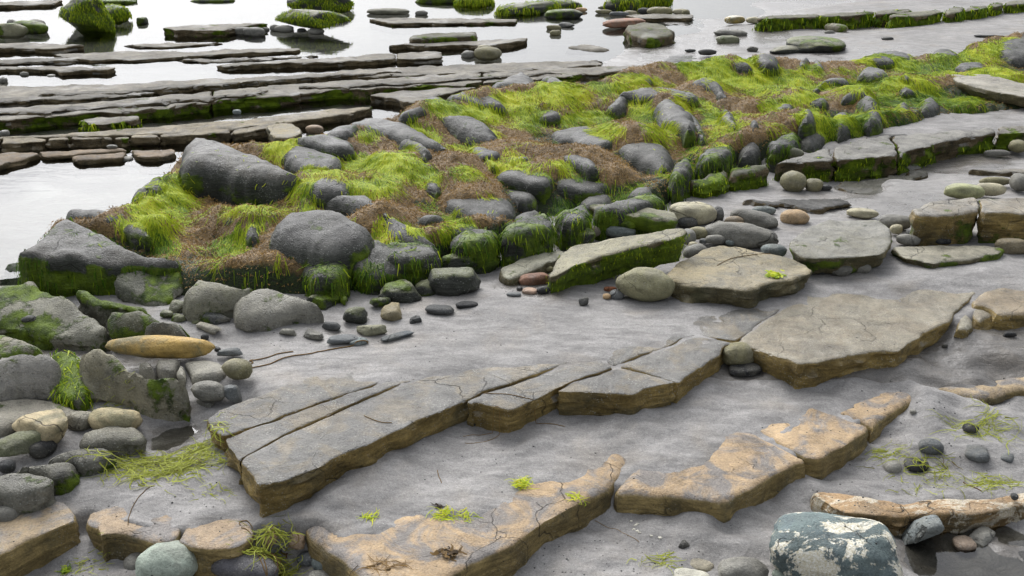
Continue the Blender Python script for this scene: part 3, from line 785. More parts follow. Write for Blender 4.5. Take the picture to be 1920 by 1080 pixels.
ledge('mossy step block below the green edged shelf', [[(158, 224), (200, 219), (262, 216), (264, 225), (215, 231), (162, 235)]], .0, .1, moss=(.3, .75), g=.03)
bx = [-150, 0, 88, 130, 214, 245, 298, 436, 508]
by = [(262, 274), (258, 268), (258, 262), (257, 260), (257, 258), (254, 257), (251, 255), (240, 247), (232, 240)]
ledge('sandy shelf fronted by a row of square tan blocks left of the long smooth boulder', [
    [(-150, 258), (0, 256), (120, 250), (250, 240), (400, 228), (560, 212), (610, 205), (700, 198), (660, 212), (560, 225), (512, 234), (430, 242), (330, 250), (215, 254), (90, 257), (-150, 265)]]
    + [[(bx[i] + 1.5, by[i][0]), (bx[i + 1] - 1.5, by[i + 1][0]), (bx[i + 1] - 2, by[i + 1][1] + 2), (bx[i] + 2, by[i][1] + 2)] for i in range(8)], .0, .1, col=(.20, .18, .14), moss=(0, .12), jag=.008, g=.03)
ledge('low brown layered step at the water edge below the square blocks', [
    [(-150, 292), (0, 287), (60, 284), (72, 291), (0, 312), (-150, 325)], [(66, 285), (130, 281), (238, 277), (240, 283), (135, 290), (78, 292)],
    [(133, 292), (239, 285), (232, 296), (140, 301)], [(243, 281), (332, 278), (330, 289), (300, 296), (262, 296)]], -.025, .09, col=(.17, .135, .10), jag=.012, g=.03)
ledge('curved grey ledge by the pool just behind the reef crest', [[(692, 178), (760, 170), (840, 164), (897, 163), (862, 171), (800, 186), (770, 195), (735, 184)]], .0, .1, g=.03)
ledge('layered grey rock outcrop at the water edge left of the far cobbles', [[(1173, 46), (1200, 40), (1232, 42), (1268, 58), (1262, 65), (1215, 72), (1180, 62)]], .05, .16, col=(.11, .11, .08), moss=(.15, .4), g=.03, rnd=.03)
ledge('thin slate ledge under the far cobbles at top centre', [[(1172, 28), (1230, 25), (1300, 27), (1296, 33), (1200, 35)]], -.01, .1)
ledge('flat wet shelf at the top left corner of the pool', [[(-150, 4), (40, 2), (120, 0), (100, 8), (0, 11), (-150, 13)]], -.02, .1)
ledge('thin wet ledge in the pool between the two long shelves at left', [[(230, 84), (330, 80), (420, 79), (345, 86), (280, 88)]], -.035, .08)
ledge('smooth low grey hump breaking the water at centre top', [[(1060, 86), (1090, 81), (1130, 84), (1152, 91), (1110, 94)]], -.035, .06, rnd=.05, g=.03)

for k, (l, poly, z) in enumerate([
    ('uppermost of the thin slate sheets lying on the broad wet shelf', [(60, 176), (200, 168), (420, 152), (640, 138), (760, 131), (700, 137), (520, 150), (300, 167), (120, 180)], .0),
    ('middle thin slate sheet along the broad wet shelf at left', [(-100, 184), (90, 181), (300, 172), (290, 176), (150, 186), (-100, 192)], .0),
    ('thin slate sheet on the green edged shelf near the left edge', [(-100, 208), (100, 200), (330, 186), (500, 168), (480, 174), (350, 190), (150, 205), (-100, 216)], .03),
    ('thin slate sheet on the green edged shelf behind the reef crest', [(560, 162), (700, 153), (900, 143), (1050, 133), (1000, 140), (860, 149), (700, 160), (600, 166)], .03),
    ('narrow wet rock sliver in the pool above the small pointed ledge', [(-100, 112), (60, 108), (160, 110), (120, 116), (-100, 119)], -.03),
    ('narrow wet rock sliver under the tip of the long pointed ledge', [(330, 112), (480, 106), (600, 103), (520, 110), (400, 115)], -.035)]):
    ledge(l, [poly], z, .03, col=(.115, .11, .10), jag=.035, g=.03, strat=.03)
G = [[(1420, 31), (1480, 27), (1538, 25), (1538, 31), (1470, 34), (1428, 35)], [(1540, 25), (1590, 23), (1640, 20), (1640, 24), (1590, 30), (1541, 31)], [(1642, 19), (1708, 15), (1712, 20), (1690, 24), (1644, 26)],
     [(1668, 27), (1700, 22), (1764, 18), (1767, 24), (1720, 30), (1672, 31)], [(1769, 20), (1790, 12), (1807, 14), (1806, 22), (1775, 25)], [(1809, 14), (1848, 8), (1851, 15), (1812, 20)],
     [(1853, 8), (1878, 3), (1882, 10), (1855, 14)], [(1884, 3), (1960, -8), (1965, 2), (1886, 10)]]
far_row = thing_slab('far straight row of weed draped ledge blocks across the top right', G, .1, .16, M['ledge'], (.15, .15, .12), name='rock_ledge', cat='rock ledge', part='ledge_block', moss=(.15, .9), rnd=.02, g=.035, jag=.012, strat=.015)
thick_ledge = ledge('long thick ledge with mossy front face right of the reef', [
    [(1450, 304), (1505, 291), (1520, 283), (1555, 275), (1560, 301), (1500, 303)], [(1562, 275), (1600, 264), (1640, 257), (1672, 254), (1680, 290), (1622, 299), (1562, 301)],
    [(1675, 254), (1750, 246), (1862, 238), (1866, 249), (1780, 264), (1683, 289)]], .09, .16, col=(.20, .20, .195), moss=(0, .55), g=.028, jag=.012)
ledge('mossy ledge end at the right edge beyond the long thick ledge', [[(1866, 250), (1872, 238), (1918, 233), (2050, 225), (2050, 240), (1920, 247)]], .09, .14, moss=(.1, .45), g=.03)
block_pair = ledge('dark green mossy block pair at the foot of the reef right of centre', [[(1290, 338), (1340, 321), (1362, 316), (1366, 333), (1335, 343), (1300, 347)], [(1365, 315), (1400, 308), (1445, 304), (1447, 313), (1410, 321), (1369, 332)]], .09, .14, col=(.08, .085, .06), moss=(.45, .7), g=.022, rnd=.02)
ledge('dark layered slate outcrop under the long thick ledge', [[(1560, 345), (1620, 338), (1700, 322), (1740, 316), (1745, 322), (1690, 345), (1640, 362), (1590, 362)]], -.005, .06, col=(.075, .075, .065), g=.022, strat=.03, jag=.03)
ledge('ragged dark slate ridge in sand behind the tan cobble', [[(1385, 378), (1440, 374), (1500, 372), (1600, 372), (1610, 380), (1560, 392), (1510, 394), (1490, 386), (1420, 384)]], .035, .07, col=(.07, .07, .07), g=.02, strat=.03, jag=.03)
ledge('thin flat slate strip at the right edge above the pale green cobble', [[(1818, 321), (1850, 317), (1918, 316), (2000, 314), (2000, 322), (1850, 324)]], .02, .05, g=.022)
for k, (q, l) in enumerate([([(1625, 258), (1690, 248), (1705, 252), (1660, 262)], 'upper'), ([(1660, 262), (1745, 250), (1770, 253), (1700, 266)], 'middle'), ([(1620, 268), (1690, 262), (1718, 264), (1640, 272)], 'lowest')]):
    ledge('%s of three dark slate slivers lying in sand behind the long mossy ledge' % l, [q], .075, .05, col=(.05, .05, .052), g=.02, jag=.02)

# ------------------------------------------------------------------ loose flat slabs
def loose(label, poly, z, th, col, moss=(0, 0), mat='loose', **kw):
    k = dict(rnd=.012, rc=.02, g=.014, jag=.008, strat=.012, rough=.004, shrink=0); k.update(kw)
    return tag(slab('loose_slab', poly, z, th, M[mat], col, moss=moss, **k), label, 'rock slab')
loose('long tilted slab with pale top and bright mossy side leaning beside the egg boulder', [(1030, 508), (1048, 484), (1072, 463), (1160, 444), (1262, 420), (1288, 433), (1280, 444), (1200, 462), (1120, 482), (1037, 518)], 0, .10, (.24, .23, .17), (0.05, .85),
      zs=[.10, .10, .10, .14, .18, .17, .17, .14, .12, .09], rnd=.012, undercut=.02)
loose('flat tan slab with a wet patch right of the egg boulder', [(1248, 510), (1290, 480), (1335, 458), (1390, 460), (1450, 475), (1510, 493), (1523, 508), (1495, 520), (1440, 531), (1410, 543), (1370, 540), (1300, 534), (1250, 522)], .075, .075, (.24, .21, .14), rnd=.016, undercut=.015, strat=.018)
loose('thick grey slab propped on three round pebbles', [(1475, 462), (1490, 440), (1530, 416), (1570, 410), (1650, 413), (1677, 432), (1668, 458), (1652, 476), (1560, 484), (1500, 480)], .10, .07, (.19, .19, .175), (0, .5), undercut=.03)
loose('low pale slab with moss speckled edge beside the thick propped slab', [(1667, 462), (1720, 458), (1840, 457), (1888, 464), (1870, 478), (1800, 488), (1745, 493), (1690, 482)], .055, .06, (.25, .24, .20), (.05, .45), undercut=.02)
loose('thick square edged tan block with moss band at the right edge', [(1708, 392), (1735, 378), (1820, 370), (1836, 371), (1838, 396), (1800, 402), (1722, 404)], .165, .17, (.22, .21, .19), (0, .42), mat='slab', undercut=.02, rnd=.022)
loose('right half of the cracked thick block cut off by the right edge', [(1840, 371), (1918, 366), (2060, 366), (2060, 398), (1918, 400), (1842, 397)], .165, .17, (.22, .21, .19), (0, .5), mat='slab', undercut=.02, rnd=.022)
loose('pale tilted slab resting on weed at the far right', [(1775, 140), (1800, 137), (1860, 141), (1920, 156), (2000, 168), (2000, 186), (1920, 181), (1850, 167), (1795, 152)], .14, .06, (.26, .25, .225), g=.025, undercut=.03)
loose('whitish weathered slab half buried below the mossy round boulder', [(938, 500), (955, 488), (1010, 470), (1050, 462), (1066, 470), (1040, 486), (1000, 505), (955, 522), (942, 516)], .05, .06, (.28, .28, .23), (.2, .3), rnd=.025)
loose('long mossy plank of rock lying against the reef foot', [(1103, 385), (1125, 380), (1200, 386), (1260, 396), (1274, 408), (1262, 415), (1200, 404), (1120, 394)], .12, .06, (.16, .16, .11), (.25, .75), undercut=.02, rnd=.015)
loose('square tan flagstone standing by the pool behind the long smooth boulder', [(500, 236), (530, 229), (555, 232), (565, 250), (545, 260), (512, 258)], .02, .07, (.20, .175, .11), g=.025)
# ------------------------------------------------------------------ the weed covered reef
GREENS += [  # cx, cy, rx, ry, angle, strength
 (300, 380, 70, 50, -20, 1), (350, 345, 40, 25, 0, 1), (280, 440, 60, 25, 25, 1), (240, 420, 50, 14, 20, .9), (440, 360, 60, 16, 20, .7), (480, 385, 60, 14, 10, .8), (470, 425, 45, 18, -10, .9), (440, 455, 40, 26, 0, .8),
 (560, 350, 40, 14, -20, 1), (590, 380, 40, 12, -20, .9), (530, 275, 34, 14, -10, 1), (570, 262, 36, 9, 5, .9), (620, 295, 34, 12, 25, .8), (610, 318, 60, 10, -5, 1), (660, 300, 40, 14, -20, .8), (690, 250, 30, 12, 10, .7),
 (720, 300, 60, 16, -10, 1), (740, 320, 50, 20, -20, 1), (700, 345, 50, 14, 0, .9), (800, 330, 30, 20, 30, .8), (655, 380, 40, 8, 0, .9), (790, 240, 40, 16, 30, .7), (850, 205, 60, 14, 10, 1), (900, 210, 60, 14, 5, 1),
 (970, 190, 44, 22, 10, 1), (990, 215, 40, 12, 0, .9), (1035, 165, 28, 32, -20, 1), (1070, 175, 24, 22, 30, .9), (1020, 150, 22, 12, 30, .9), (890, 240, 50, 10, 20, .8), (1000, 230, 50, 10, -5, .9), (1080, 222, 70, 10, -8, 1), (1130, 220, 30, 10, 0, .9),
 (1150, 240, 30, 12, 10, .8), (1200, 200, 26, 22, 30, .9), (1215, 225, 24, 26, 20, .8), (1250, 215, 30, 10, 20, .7), (1235, 250, 30, 10, 0, .7), (880, 280, 40, 8, 10, .7), (960, 310, 60, 8, 0, .7), (1080, 315, 60, 8, 10, .7), (1120, 345, 60, 10, 15, .8),
 (1030, 330, 40, 6, 10, .6), (870, 320, 30, 12, 0, .5), (1140, 160, 40, 10, 0, .8), (1180, 145, 50, 8, 0, .7), (1215, 150, 30, 8, 0, .8), (1290, 118, 30, 18, 0, 1), (1340, 122, 30, 18, 20, 1), (1330, 150, 40, 12, 10, .9), (1380, 150, 40, 16, 10, 1),
 (1400, 115, 20, 14, 0, 1), (1440, 135, 40, 10, 0, 1), (1320, 200, 40, 14, 20, .9), (1280, 190, 24, 14, 0, .8), (1340, 225, 26, 20, 20, .9), (1380, 235, 14, 30, 0, .8), (1430, 165, 40, 14, 10, 1), (1480, 155, 50, 12, 5, 1), (1500, 180, 40, 10, 0, .9),
 (1440, 200, 22, 14, 0, .8), (1540, 165, 40, 12, 0, .8), (1600, 160, 60, 10, 5, 1), (1640, 110, 90, 12, 2, .9), (1720, 125, 90, 16, 4, 1), (1800, 105, 60, 12, 0, .9), (1700, 155, 60, 10, 5, 1), (1660, 190, 40, 14, 0, 1), (1730, 185, 50, 20, -10, 1),
 (1800, 190, 50, 16, -5, 1), (1860, 140, 50, 16, 0, .9), (1620, 220, 70, 16, -10, .9), (1540, 240, 50, 26, -10, .9), (1510, 215, 30, 14, 0, .8), (1450, 145, 60, 8, 0, .8), (1590, 130, 60, 8, 0, .7), (1880, 90, 40, 20, 0, .9), (1520, 130, 40, 8, 0, .7),
 (760, 440, 40, 24, 20, .6), (720, 430, 22, 24, 0, .6), (860, 415, 50, 10, 10, .7), (830, 440, 20, 16, 0, .5), (1060, 390, 40, 24, 0, .6), (1190, 370, 40, 26, 0, .7), (1240, 310, 18, 26, 0, .8),
 (1300, 280, 22, 22, 0, .5), (1350, 260, 24, 24, 0, .5), (940, 430, 40, 10, -10, .5), (640, 420, 20, 40, 20, .3), (480, 520, 40, 12, 0, .4), (640, 545, 30, 20, 10, .4)]
FOOT = [(0, 478), (40, 485), (200, 515), (340, 560), (500, 565), (640, 555), (760, 520), (900, 485), (1020, 440), (1120, 412), (1243, 398), (1275, 365), (1300, 335), (1440, 298), (1490, 287), (1560, 268), (1680, 232), (1760, 214), (1850, 204), (1980, 195)]
SHOU = [(45, 470), (80, 450), (250, 462), (340, 495), (500, 470), (640, 470), (740, 425), (830, 410), (960, 385), (1030, 378), (1150, 350), (1240, 315), (1310, 265), (1430, 235), (1500, 215), (1560, 225), (1680, 195), (1760, 180), (1850, 175), (1980, 165)]
SHZ = [.10, .13, .15, .12, .15, .17, .19, .18, .17, .18, .19, .2, .19, .17, .16, .16, .165, .16, .15, .14]
CRES = [(110, 405), (180, 400), (250, 372), (335, 280), (420, 268), (560, 258), (640, 238), (760, 205), (870, 170), (1000, 150), (1130, 152), (1240, 115), (1330, 112), (1420, 106), (1500, 115), (1620, 104), (1720, 100), (1800, 98), (1860, 72), (1980, 60)]
CRZ = [.17, .19, .21, .24, .24, .24, .25, .26, .27, .27, .23, .22, .23, .23, .19, .17, .16, .15, .18, .18]
FZ = np.interp(np.array(FOOT)[:, 0], [1300, 1480], [0, .05])
ft = at(*np.array(FOOT).T, FZ)
sh = at(*np.array(SHOU).T, np.array(SHZ)); cr = at(*np.array(CRES).T, np.array(CRZ))
bk = cr.copy(); bk[:, 1] += .16; bk[:, 0] -= .10; bk[:, 2] = -.12
bk2 = bk.copy(); bk2[:, 1] += .15; bk2[:, 0] -= .08; bk2[:, 2] = -.2
ftd = ft.copy(); ftd[:, 2] -= .035
ft2 = ft.copy(); ft2[:, 1] -= .12; ft2[:, 2] -= .15
def dense(L, sp=.085):
    d = np.r_[0, np.cumsum(np.linalg.norm(np.diff(L[:, :2], axis=0), axis=1))]
    t = np.linspace(0, d[-1], max(2, int(d[-1] / sp)))
    return np.stack([np.interp(t, d, L[:, k]) for k in range(3)], -1)
RC = np.concatenate([dense(x) for x in (ftd, sh, cr, bk, bk2, ft2)])
MIDS = ctrl([(370, 460, .08), (360, 430, .11), (400, 480, .07), (385, 400, .16), (470, 395, .19), (300, 400, .19), (600, 330, .23), (700, 340, .2), (760, 290, .22), (860, 330, .17), (840, 300, .19), (960, 270, .2), (900, 350, .17), (1000, 300, .18), (1150, 300, .18),
             (1100, 280, .19), (1230, 170, .21), (1200, 230, .22), (1320, 160, .2), (1400, 180, .19), (1480, 170, .16), (1600, 170, .17), (1700, 140, .16), (1800, 140, .15), (1880, 140, .14), (540, 440, .17), (700, 390, .2), (1290, 240, .18), (1370, 245, .14), (600, 480, .14)])
RC = np.concatenate([RC, MIDS])
REEFPOLY = np.concatenate([ft2[:, :2], bk2[::-1, :2]])
def reef_z(x, y, fine=True):
    z = idw(x, y, RC, .003, 2.0)
    P = xyz(x, y)
    if fine: z = z + .028 * fbm(P, 4.2, 3, 41) + .009 * fbm(P, 22.0, 3, 43) + .005 * fbm(P, 62.0, 2, 47)
    else: z = z + .028 * fbm(P, 4.2, 2, 41)
    return z
lo, hi = REEFPOLY.min(0), REEFPOLY.max(0)
rg_ = .0145
rx, ry = np.meshgrid(np.arange(lo[0], min(hi[0], 4.2), rg_), np.arange(lo[1], hi[1], rg_))
rs = rx.shape
keep = (seg_dist(np.c_[rx.ravel(), ry.ravel()], REEFPOLY) > 0).reshape(rs)
idx = -np.ones(rs, int); idx[keep] = np.arange(keep.sum())
rxy = np.c_[rx[keep], ry[keep]]
rz = reef_z(rxy[:, 0], rxy[:, 1])
q = np.stack([idx[:-1, :-1], idx[:-1, 1:], idx[1:, 1:], idx[1:, :-1]], -1).reshape(-1, 4)
RF = q[(q >= 0).all(1)]
RV = np.c_[rxy, rz]
gm = green_at(RV)
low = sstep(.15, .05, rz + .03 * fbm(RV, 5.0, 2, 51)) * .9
reef = tag(empty('rock_reef', (0.5, 5.0, 0.0)), 'long low reef of grey boulders matted with bright green and brown weed across the middle', 'reef')
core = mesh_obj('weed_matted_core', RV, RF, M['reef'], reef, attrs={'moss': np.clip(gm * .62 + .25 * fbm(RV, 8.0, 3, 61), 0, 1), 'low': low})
core['label'] = 'brown weed mat filling the gaps between the reef boulders'

def reef_hit(px, py, up=0.0):
    px = np.asarray(px, float); py = np.asarray(py, float)
    ts = np.linspace(2.6, 10.5, 380)
    d = rays(px, py)
    P = d[:, None, :] * ts[None, :, None] + np.array([0, 0, CAM_H])
    z = reef_z(P[..., 0].ravel(), P[..., 1].ravel(), False).reshape(P.shape[:2]) + up
    below = P[..., 2] < z
    k = np.where(below.any(1), below.argmax(1), len(ts) - 1)
    return P[np.arange(len(px)), k]
R_BLOCKS = [  # outline in the photograph, colour, doming, height of the block
 ([(523, 287), (560, 269), (620, 284), (652, 300), (622, 322), (570, 320), (530, 303)], .03), ([(565, 347), (600, 333), (640, 335), (672, 350), (660, 366), (600, 370), (570, 360)], .045),
 ([(232, 385), (255, 352), (290, 333), (318, 335), (312, 352), (270, 372)], .03), ([(545, 259), (600, 250), (660, 262), (667, 286), (620, 281), (560, 268)], .03),
 ([(640, 233), (690, 223), (760, 232), (800, 250), (845, 276), (835, 281), (780, 268), (720, 250), (660, 242)], .045), ([(595, 252), (640, 236), (685, 236), (670, 250), (640, 262)], .03),
 ([(735, 263), (780, 258), (802, 268), (812, 290), (800, 298), (768, 278)], .035), ([(742, 222), (770, 199), (800, 193), (812, 200), (790, 215), (760, 224)], .03), ([(772, 196), (800, 183), (832, 183), (852, 195), (810, 198)], .03),
 ([(830, 180), (870, 168), (936, 170), (947, 188), (960, 204), (930, 203), (880, 195), (845, 191)], .035), ([(905, 166), (940, 146), (970, 137), (1000, 142), (1016, 160), (1018, 182), (1000, 180), (970, 167), (930, 168)], .06),
 ([(1005, 147), (1040, 142), (1072, 158), (1076, 170), (1040, 160)], .03), ([(806, 224), (850, 218), (892, 222), (926, 240), (945, 266), (930, 273), (890, 264), (865, 257), (848, 240)], .05), ([(997, 212), (1035, 206), (1060, 215), (1050, 223), (1015, 224)], .025),
 ([(1023, 250), (1060, 240), (1112, 236), (1132, 250), (1167, 258), (1142, 272), (1105, 275), (1070, 265), (1040, 264)], .02), ([(1132, 212), (1140, 190), (1160, 180), (1184, 186), (1180, 202), (1160, 214)], .05),
 ([(1145, 179), (1190, 165), (1240, 163), (1288, 168), (1302, 185), (1250, 189), (1200, 182)], .035), ([(1224, 190), (1260, 190), (1300, 210), (1312, 242), (1290, 250), (1262, 240), (1230, 226)], .05),
 ([(1148, 278), (1185, 265), (1245, 268), (1264, 286), (1266, 316), (1240, 326), (1208, 308), (1170, 293)], .05), ([(1043, 292), (1080, 288), (1112, 298), (1137, 321), (1100, 319), (1065, 307)], .025),
 ([(922, 326), (950, 313), (1000, 318), (1040, 326), (1030, 346), (1000, 343), (940, 338)], .02), ([(1043, 327), (1080, 330), (1152, 345), (1125, 363), (1080, 358), (1033, 347)], .02), ([(903, 304), (925, 300), (937, 310), (920, 317)], .015),
 ([(880, 272), (905, 275), (940, 283), (940, 292), (905, 296), (885, 289)], .015), ([(940, 296), (985, 292), (997, 299), (960, 306)], .012), ([(788, 333), (815, 335), (832, 350), (820, 361), (800, 348)], .02),
 ([(596, 378), (650, 368), (702, 372), (732, 395), (737, 412), (705, 406), (660, 390)], .05), ([(820, 377), (860, 361), (930, 360), (966, 378), (969, 392), (940, 416), (900, 411), (858, 396)], .03), ([(930, 352), (980, 350), (1012, 360), (1009, 376), (975, 379), (950, 364)], .025),
 ([(773, 411), (800, 402), (837, 402), (832, 413), (800, 419)], .015), ([(831, 427), (870, 416), (902, 421), (896, 436), (840, 439)], .02), ([(704, 402), (737, 397), (762, 420), (800, 440), (828, 456), (822, 476), (765, 470), (722, 450)], .05),
 ([(870, 447), (925, 428), (965, 400), (1010, 388), (1022, 402), (1014, 425), (950, 446), (885, 462)], .04), ([(1235, 108), (1245, 97), (1262, 95), (1312, 103), (1320, 116), (1300, 124), (1240, 122)], .03), ([(1408, 104), (1430, 97), (1457, 104), (1470, 124), (1440, 128), (1415, 118)], .04),
 ([(1320, 107), (1370, 102), (1402, 115), (1420, 131), (1390, 126), (1340, 114)], .03), ([(1287, 154), (1310, 146), (1345, 150), (1364, 166), (1368, 186), (1350, 181), (1318, 165)], .045), ([(1253, 182), (1290, 169), (1312, 180), (1316, 189), (1290, 193)], .03),
 ([(1240, 217), (1280, 201), (1312, 216), (1330, 257), (1315, 263), (1288, 242)], .04), ([(1342, 212), (1360, 206), (1382, 220), (1389, 241), (1370, 241), (1350, 226)], .04), ([(1402, 238), (1408, 227), (1420, 226), (1424, 240), (1414, 248)], .03),
 ([(1447, 200), (1480, 195), (1494, 200), (1470, 212), (1455, 208)], .02), ([(1516, 174), (1530, 155), (1560, 146), (1592, 148), (1597, 155), (1550, 162), (1530, 176)], .04), ([(1569, 187), (1585, 166), (1620, 160), (1637, 172), (1630, 181), (1595, 187)], .04),
 ([(1596, 191), (1620, 177), (1645, 185), (1655, 206), (1640, 213), (1615, 203)], .05), ([(1677, 166), (1690, 160), (1717, 163), (1719, 173), (1695, 178)], .03), ([(1602, 142), (1615, 128), (1640, 127), (1662, 133), (1674, 141), (1650, 148)], .04),
 ([(1679, 147), (1690, 138), (1717, 142), (1706, 154)], .03), ([(1492, 217), (1505, 205), (1526, 210), (1535, 226), (1525, 236), (1500, 236)], .05), ([(1489, 250), (1508, 240), (1550, 250), (1557, 268), (1525, 280), (1500, 272)], .05), ([(1512, 122), (1530, 112), (1546, 120), (1549, 131), (1530, 134)], .03),
 ([(1487, 120), (1500, 110), (1521, 110), (1513, 126), (1495, 126)], .03), ([(1742, 100), (1760, 90), (1792, 95), (1803, 109), (1770, 111)], .03), ([(1608, 107), (1650, 95), (1702, 98), (1722, 109), (1680, 118), (1630, 118)], .03), ([(1779, 127), (1800, 118), (1842, 118), (1857, 131), (1820, 134)], .03),
 ([(1514, 187), (1540, 182), (1562, 192), (1540, 198)], .03), ([(1855, 92), (1880, 68), (1912, 58), (1965, 57), (1970, 112), (1900, 115), (1870, 103)], .05), ([(1555, 215), (1590, 208), (1610, 226), (1600, 246), (1560, 250)], .05), ([(1612, 212), (1650, 207), (1664, 220), (1655, 236), (1615, 242)], .05),
 ([(1668, 200), (1700, 190), (1712, 204), (1705, 224), (1670, 228)], .05), ([(1716, 192), (1750, 180), (1770, 192), (1760, 208), (1718, 216)], .05), ([(1375, 282), (1400, 262), (1425, 268), (1430, 292), (1385, 300)], .04), ([(1160, 365), (1200, 352), (1240, 350), (1244, 372), (1190, 385)], .05),
 ([(1080, 372), (1120, 362), (1155, 368), (1150, 388), (1090, 395)], .04), ([(455, 432), (480, 425), (495, 432), (490, 452), (460, 450)], .03), ([(225, 420), (260, 415), (285, 430), (290, 445), (250, 440)], .015), ([(118, 400), (140, 392), (200, 394), (245, 398), (245, 410), (190, 416), (130, 410)], .02),
 ([(415, 405), (440, 400), (470, 412), (455, 420), (420, 414)], .015), ([(1150, 150), (1190, 140), (1225, 143), (1230, 155), (1180, 160)], .02)]
RMESH = [core]
for poly, dm in R_BLOCKS:
    pp = np.array(poly, float)
    hp = reef_hit(pp[:, 0], pp[:, 1], .012 + dm * .25)
    med = np.median(hp, 0)
    ok = np.abs(hp[:, 1] - med[1]) < .3
    A = np.c_[hp[ok, 0] - med[0], hp[ok, 1] - med[1]]
    sl = np.linalg.lstsq(np.concatenate([A, np.eye(2) * .25]), np.r_[hp[ok, 2] - med[2], 0, 0], rcond=None)[0]
    gl = np.hypot(*sl)
    if gl > .3: sl *= .3 / gl
    pl = np.array([sl[0], sl[1], med[2] - sl[0] * med[0] - sl[1] * med[1]])
    # the traced outline cut with that plane
    d = rays(pp[:, 0], pp[:, 1]); O = np.array([0, 0, CAM_H])
    t = (pl[0] * O[0] + pl[1] * O[1] + pl[2] - O[2]) / (d[:, 2] - pl[0] * d[:, 0] - pl[1] * d[:, 1])
    hp = O + d * t[:, None]
    f = RNG.uniform(.8, 1.15)
    RMESH.append(slab('boulder', None, 0, .13 + dm, M['rock'], (.062 * f, .063 * f, .061 * f), rnd=.02 + dm * .9, dome=dm * .9, rough=.006, g=.018, jag=.012, smooth=1, parent=reef, strat=.008, pts=hp, reef=True, moss=(0, .55)))

# the large outer boulders of the reef, each traced
def reef_block(label, poly, zs, th, dome, rnd, moss, col=(.09, .09, .088), mat='rock', **kw):
    k = dict(rough=.007, g=.016, jag=.012, smooth=1, strat=.012); k.update(kw)
    o = slab('boulder', poly, 0, th, M[mat], col, rnd=rnd, dome=dome, parent=reef, zs=zs, reef=True, moss=moss, **k)
    o['label'] = label
    RMESH.append(o); return o
reef_block('long smooth bare grey boulder at the back of the reef', [(332, 300), (338, 268), (362, 258), (400, 262), (470, 284), (540, 312), (576, 330), (555, 342), (495, 346), (430, 330), (375, 318), (340, 316)], [.26, .27, .27, .27, .26, .25, .24, .23, .23, .24, .25, .26], .26, .045, .07, (0, 0), (.062, .06, .053))
reef_block('big dark block with mossy black green front at the left end', [(25, 478), (52, 458), (85, 428), (125, 408), (180, 424), (252, 456), (335, 478), (345, 496), (320, 512), (235, 498), (120, 482), (50, 484)], [.16, .19, .2, .2, .19, .18, .13, .10, .08, .12, .16, .16], .24, .015, .03, (0, 1.25), (.062, .06, .054), jag=.012)
reef_block('large domed grey boulder with white stain at the front of the reef', [(500, 425), (528, 398), (590, 385), (655, 395), (698, 418), (704, 442), (690, 462), (640, 480), (600, 486), (540, 472), (505, 452)], [.2, .22, .23, .23, .21, .19, .18, .16, .15, .16, .18], .26, .05, .07, (0, .6), (.075, .075, .075))
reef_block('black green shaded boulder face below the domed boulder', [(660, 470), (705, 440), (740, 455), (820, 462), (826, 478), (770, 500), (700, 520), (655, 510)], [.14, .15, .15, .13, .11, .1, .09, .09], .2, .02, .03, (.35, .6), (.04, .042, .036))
reef_block('grey angular boulder with pale weed flecks at the reef foot', [(340, 560), (365, 520), (400, 514), (470, 526), (492, 533), (470, 560), (440, 578), (400, 575), (355, 578)], [.08, .12, .14, .14, .12, .09, .06, .06, .07], .12, .03, .03, (.14, .2), (.19, .19, .15), mat='grey')
reef_block('flat pale grey boulder with pits beside the flecked one', [(436, 585), (455, 560), (490, 533), (560, 545), (605, 570), (600, 582), (540, 595), (470, 600), (445, 598)], [.05, .08, .11, .11, .08, .06, .05, .05, .05], .1, .025, .025, (0, .1), (.20, .197, .18), mat='grey')

reef_block('sloping moss green flank rock below the right end of the big dark block', [(215, 500), (290, 488), (342, 488), (350, 512), (340, 545), (305, 572), (240, 560), (205, 530)], [.11, .12, .10, .07, .04, .02, .03, .07], .09, .01, .02, (.62, .6), (.10, .105, .085), mat='grey')
FRONTB = []
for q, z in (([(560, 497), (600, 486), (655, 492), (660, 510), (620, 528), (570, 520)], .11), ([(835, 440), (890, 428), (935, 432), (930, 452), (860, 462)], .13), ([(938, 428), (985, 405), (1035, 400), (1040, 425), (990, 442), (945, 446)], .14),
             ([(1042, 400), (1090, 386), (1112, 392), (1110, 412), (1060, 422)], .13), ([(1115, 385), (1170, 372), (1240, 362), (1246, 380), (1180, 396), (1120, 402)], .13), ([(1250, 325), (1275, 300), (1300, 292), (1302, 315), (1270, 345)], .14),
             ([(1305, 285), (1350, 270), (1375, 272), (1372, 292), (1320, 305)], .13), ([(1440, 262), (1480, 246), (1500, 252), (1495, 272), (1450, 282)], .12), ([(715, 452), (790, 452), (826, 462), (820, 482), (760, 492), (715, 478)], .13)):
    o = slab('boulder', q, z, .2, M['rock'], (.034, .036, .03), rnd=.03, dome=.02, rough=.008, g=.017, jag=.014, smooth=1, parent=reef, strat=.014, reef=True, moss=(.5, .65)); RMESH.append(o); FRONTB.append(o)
# ------------------------------------------------------------------ weed: strands combed over the reef
dg = None
def bvh_of(objs):
    Vs, Fs, off = [], [], 0
    for o in objs:
        me = o.data
        co = np.empty(len(me.vertices) * 3, np.float32); me.vertices.foreach_get('co', co)
        org = np.array(o.location) + (np.array(o.parent.location) if o.parent else 0)
        co = co.reshape(-1, 3) + org
        Vs.append(co)
        Fs += [tuple(i + off for i in p.vertices) for p in me.polygons if len(p.vertices) < 6]
        off += len(co)
    return BVHTree.FromPolygons([tuple(v) for v in np.concatenate(Vs)], Fs)
TREE = bvh_of(RMESH)
DOWN = Vector((0, 0, -1))
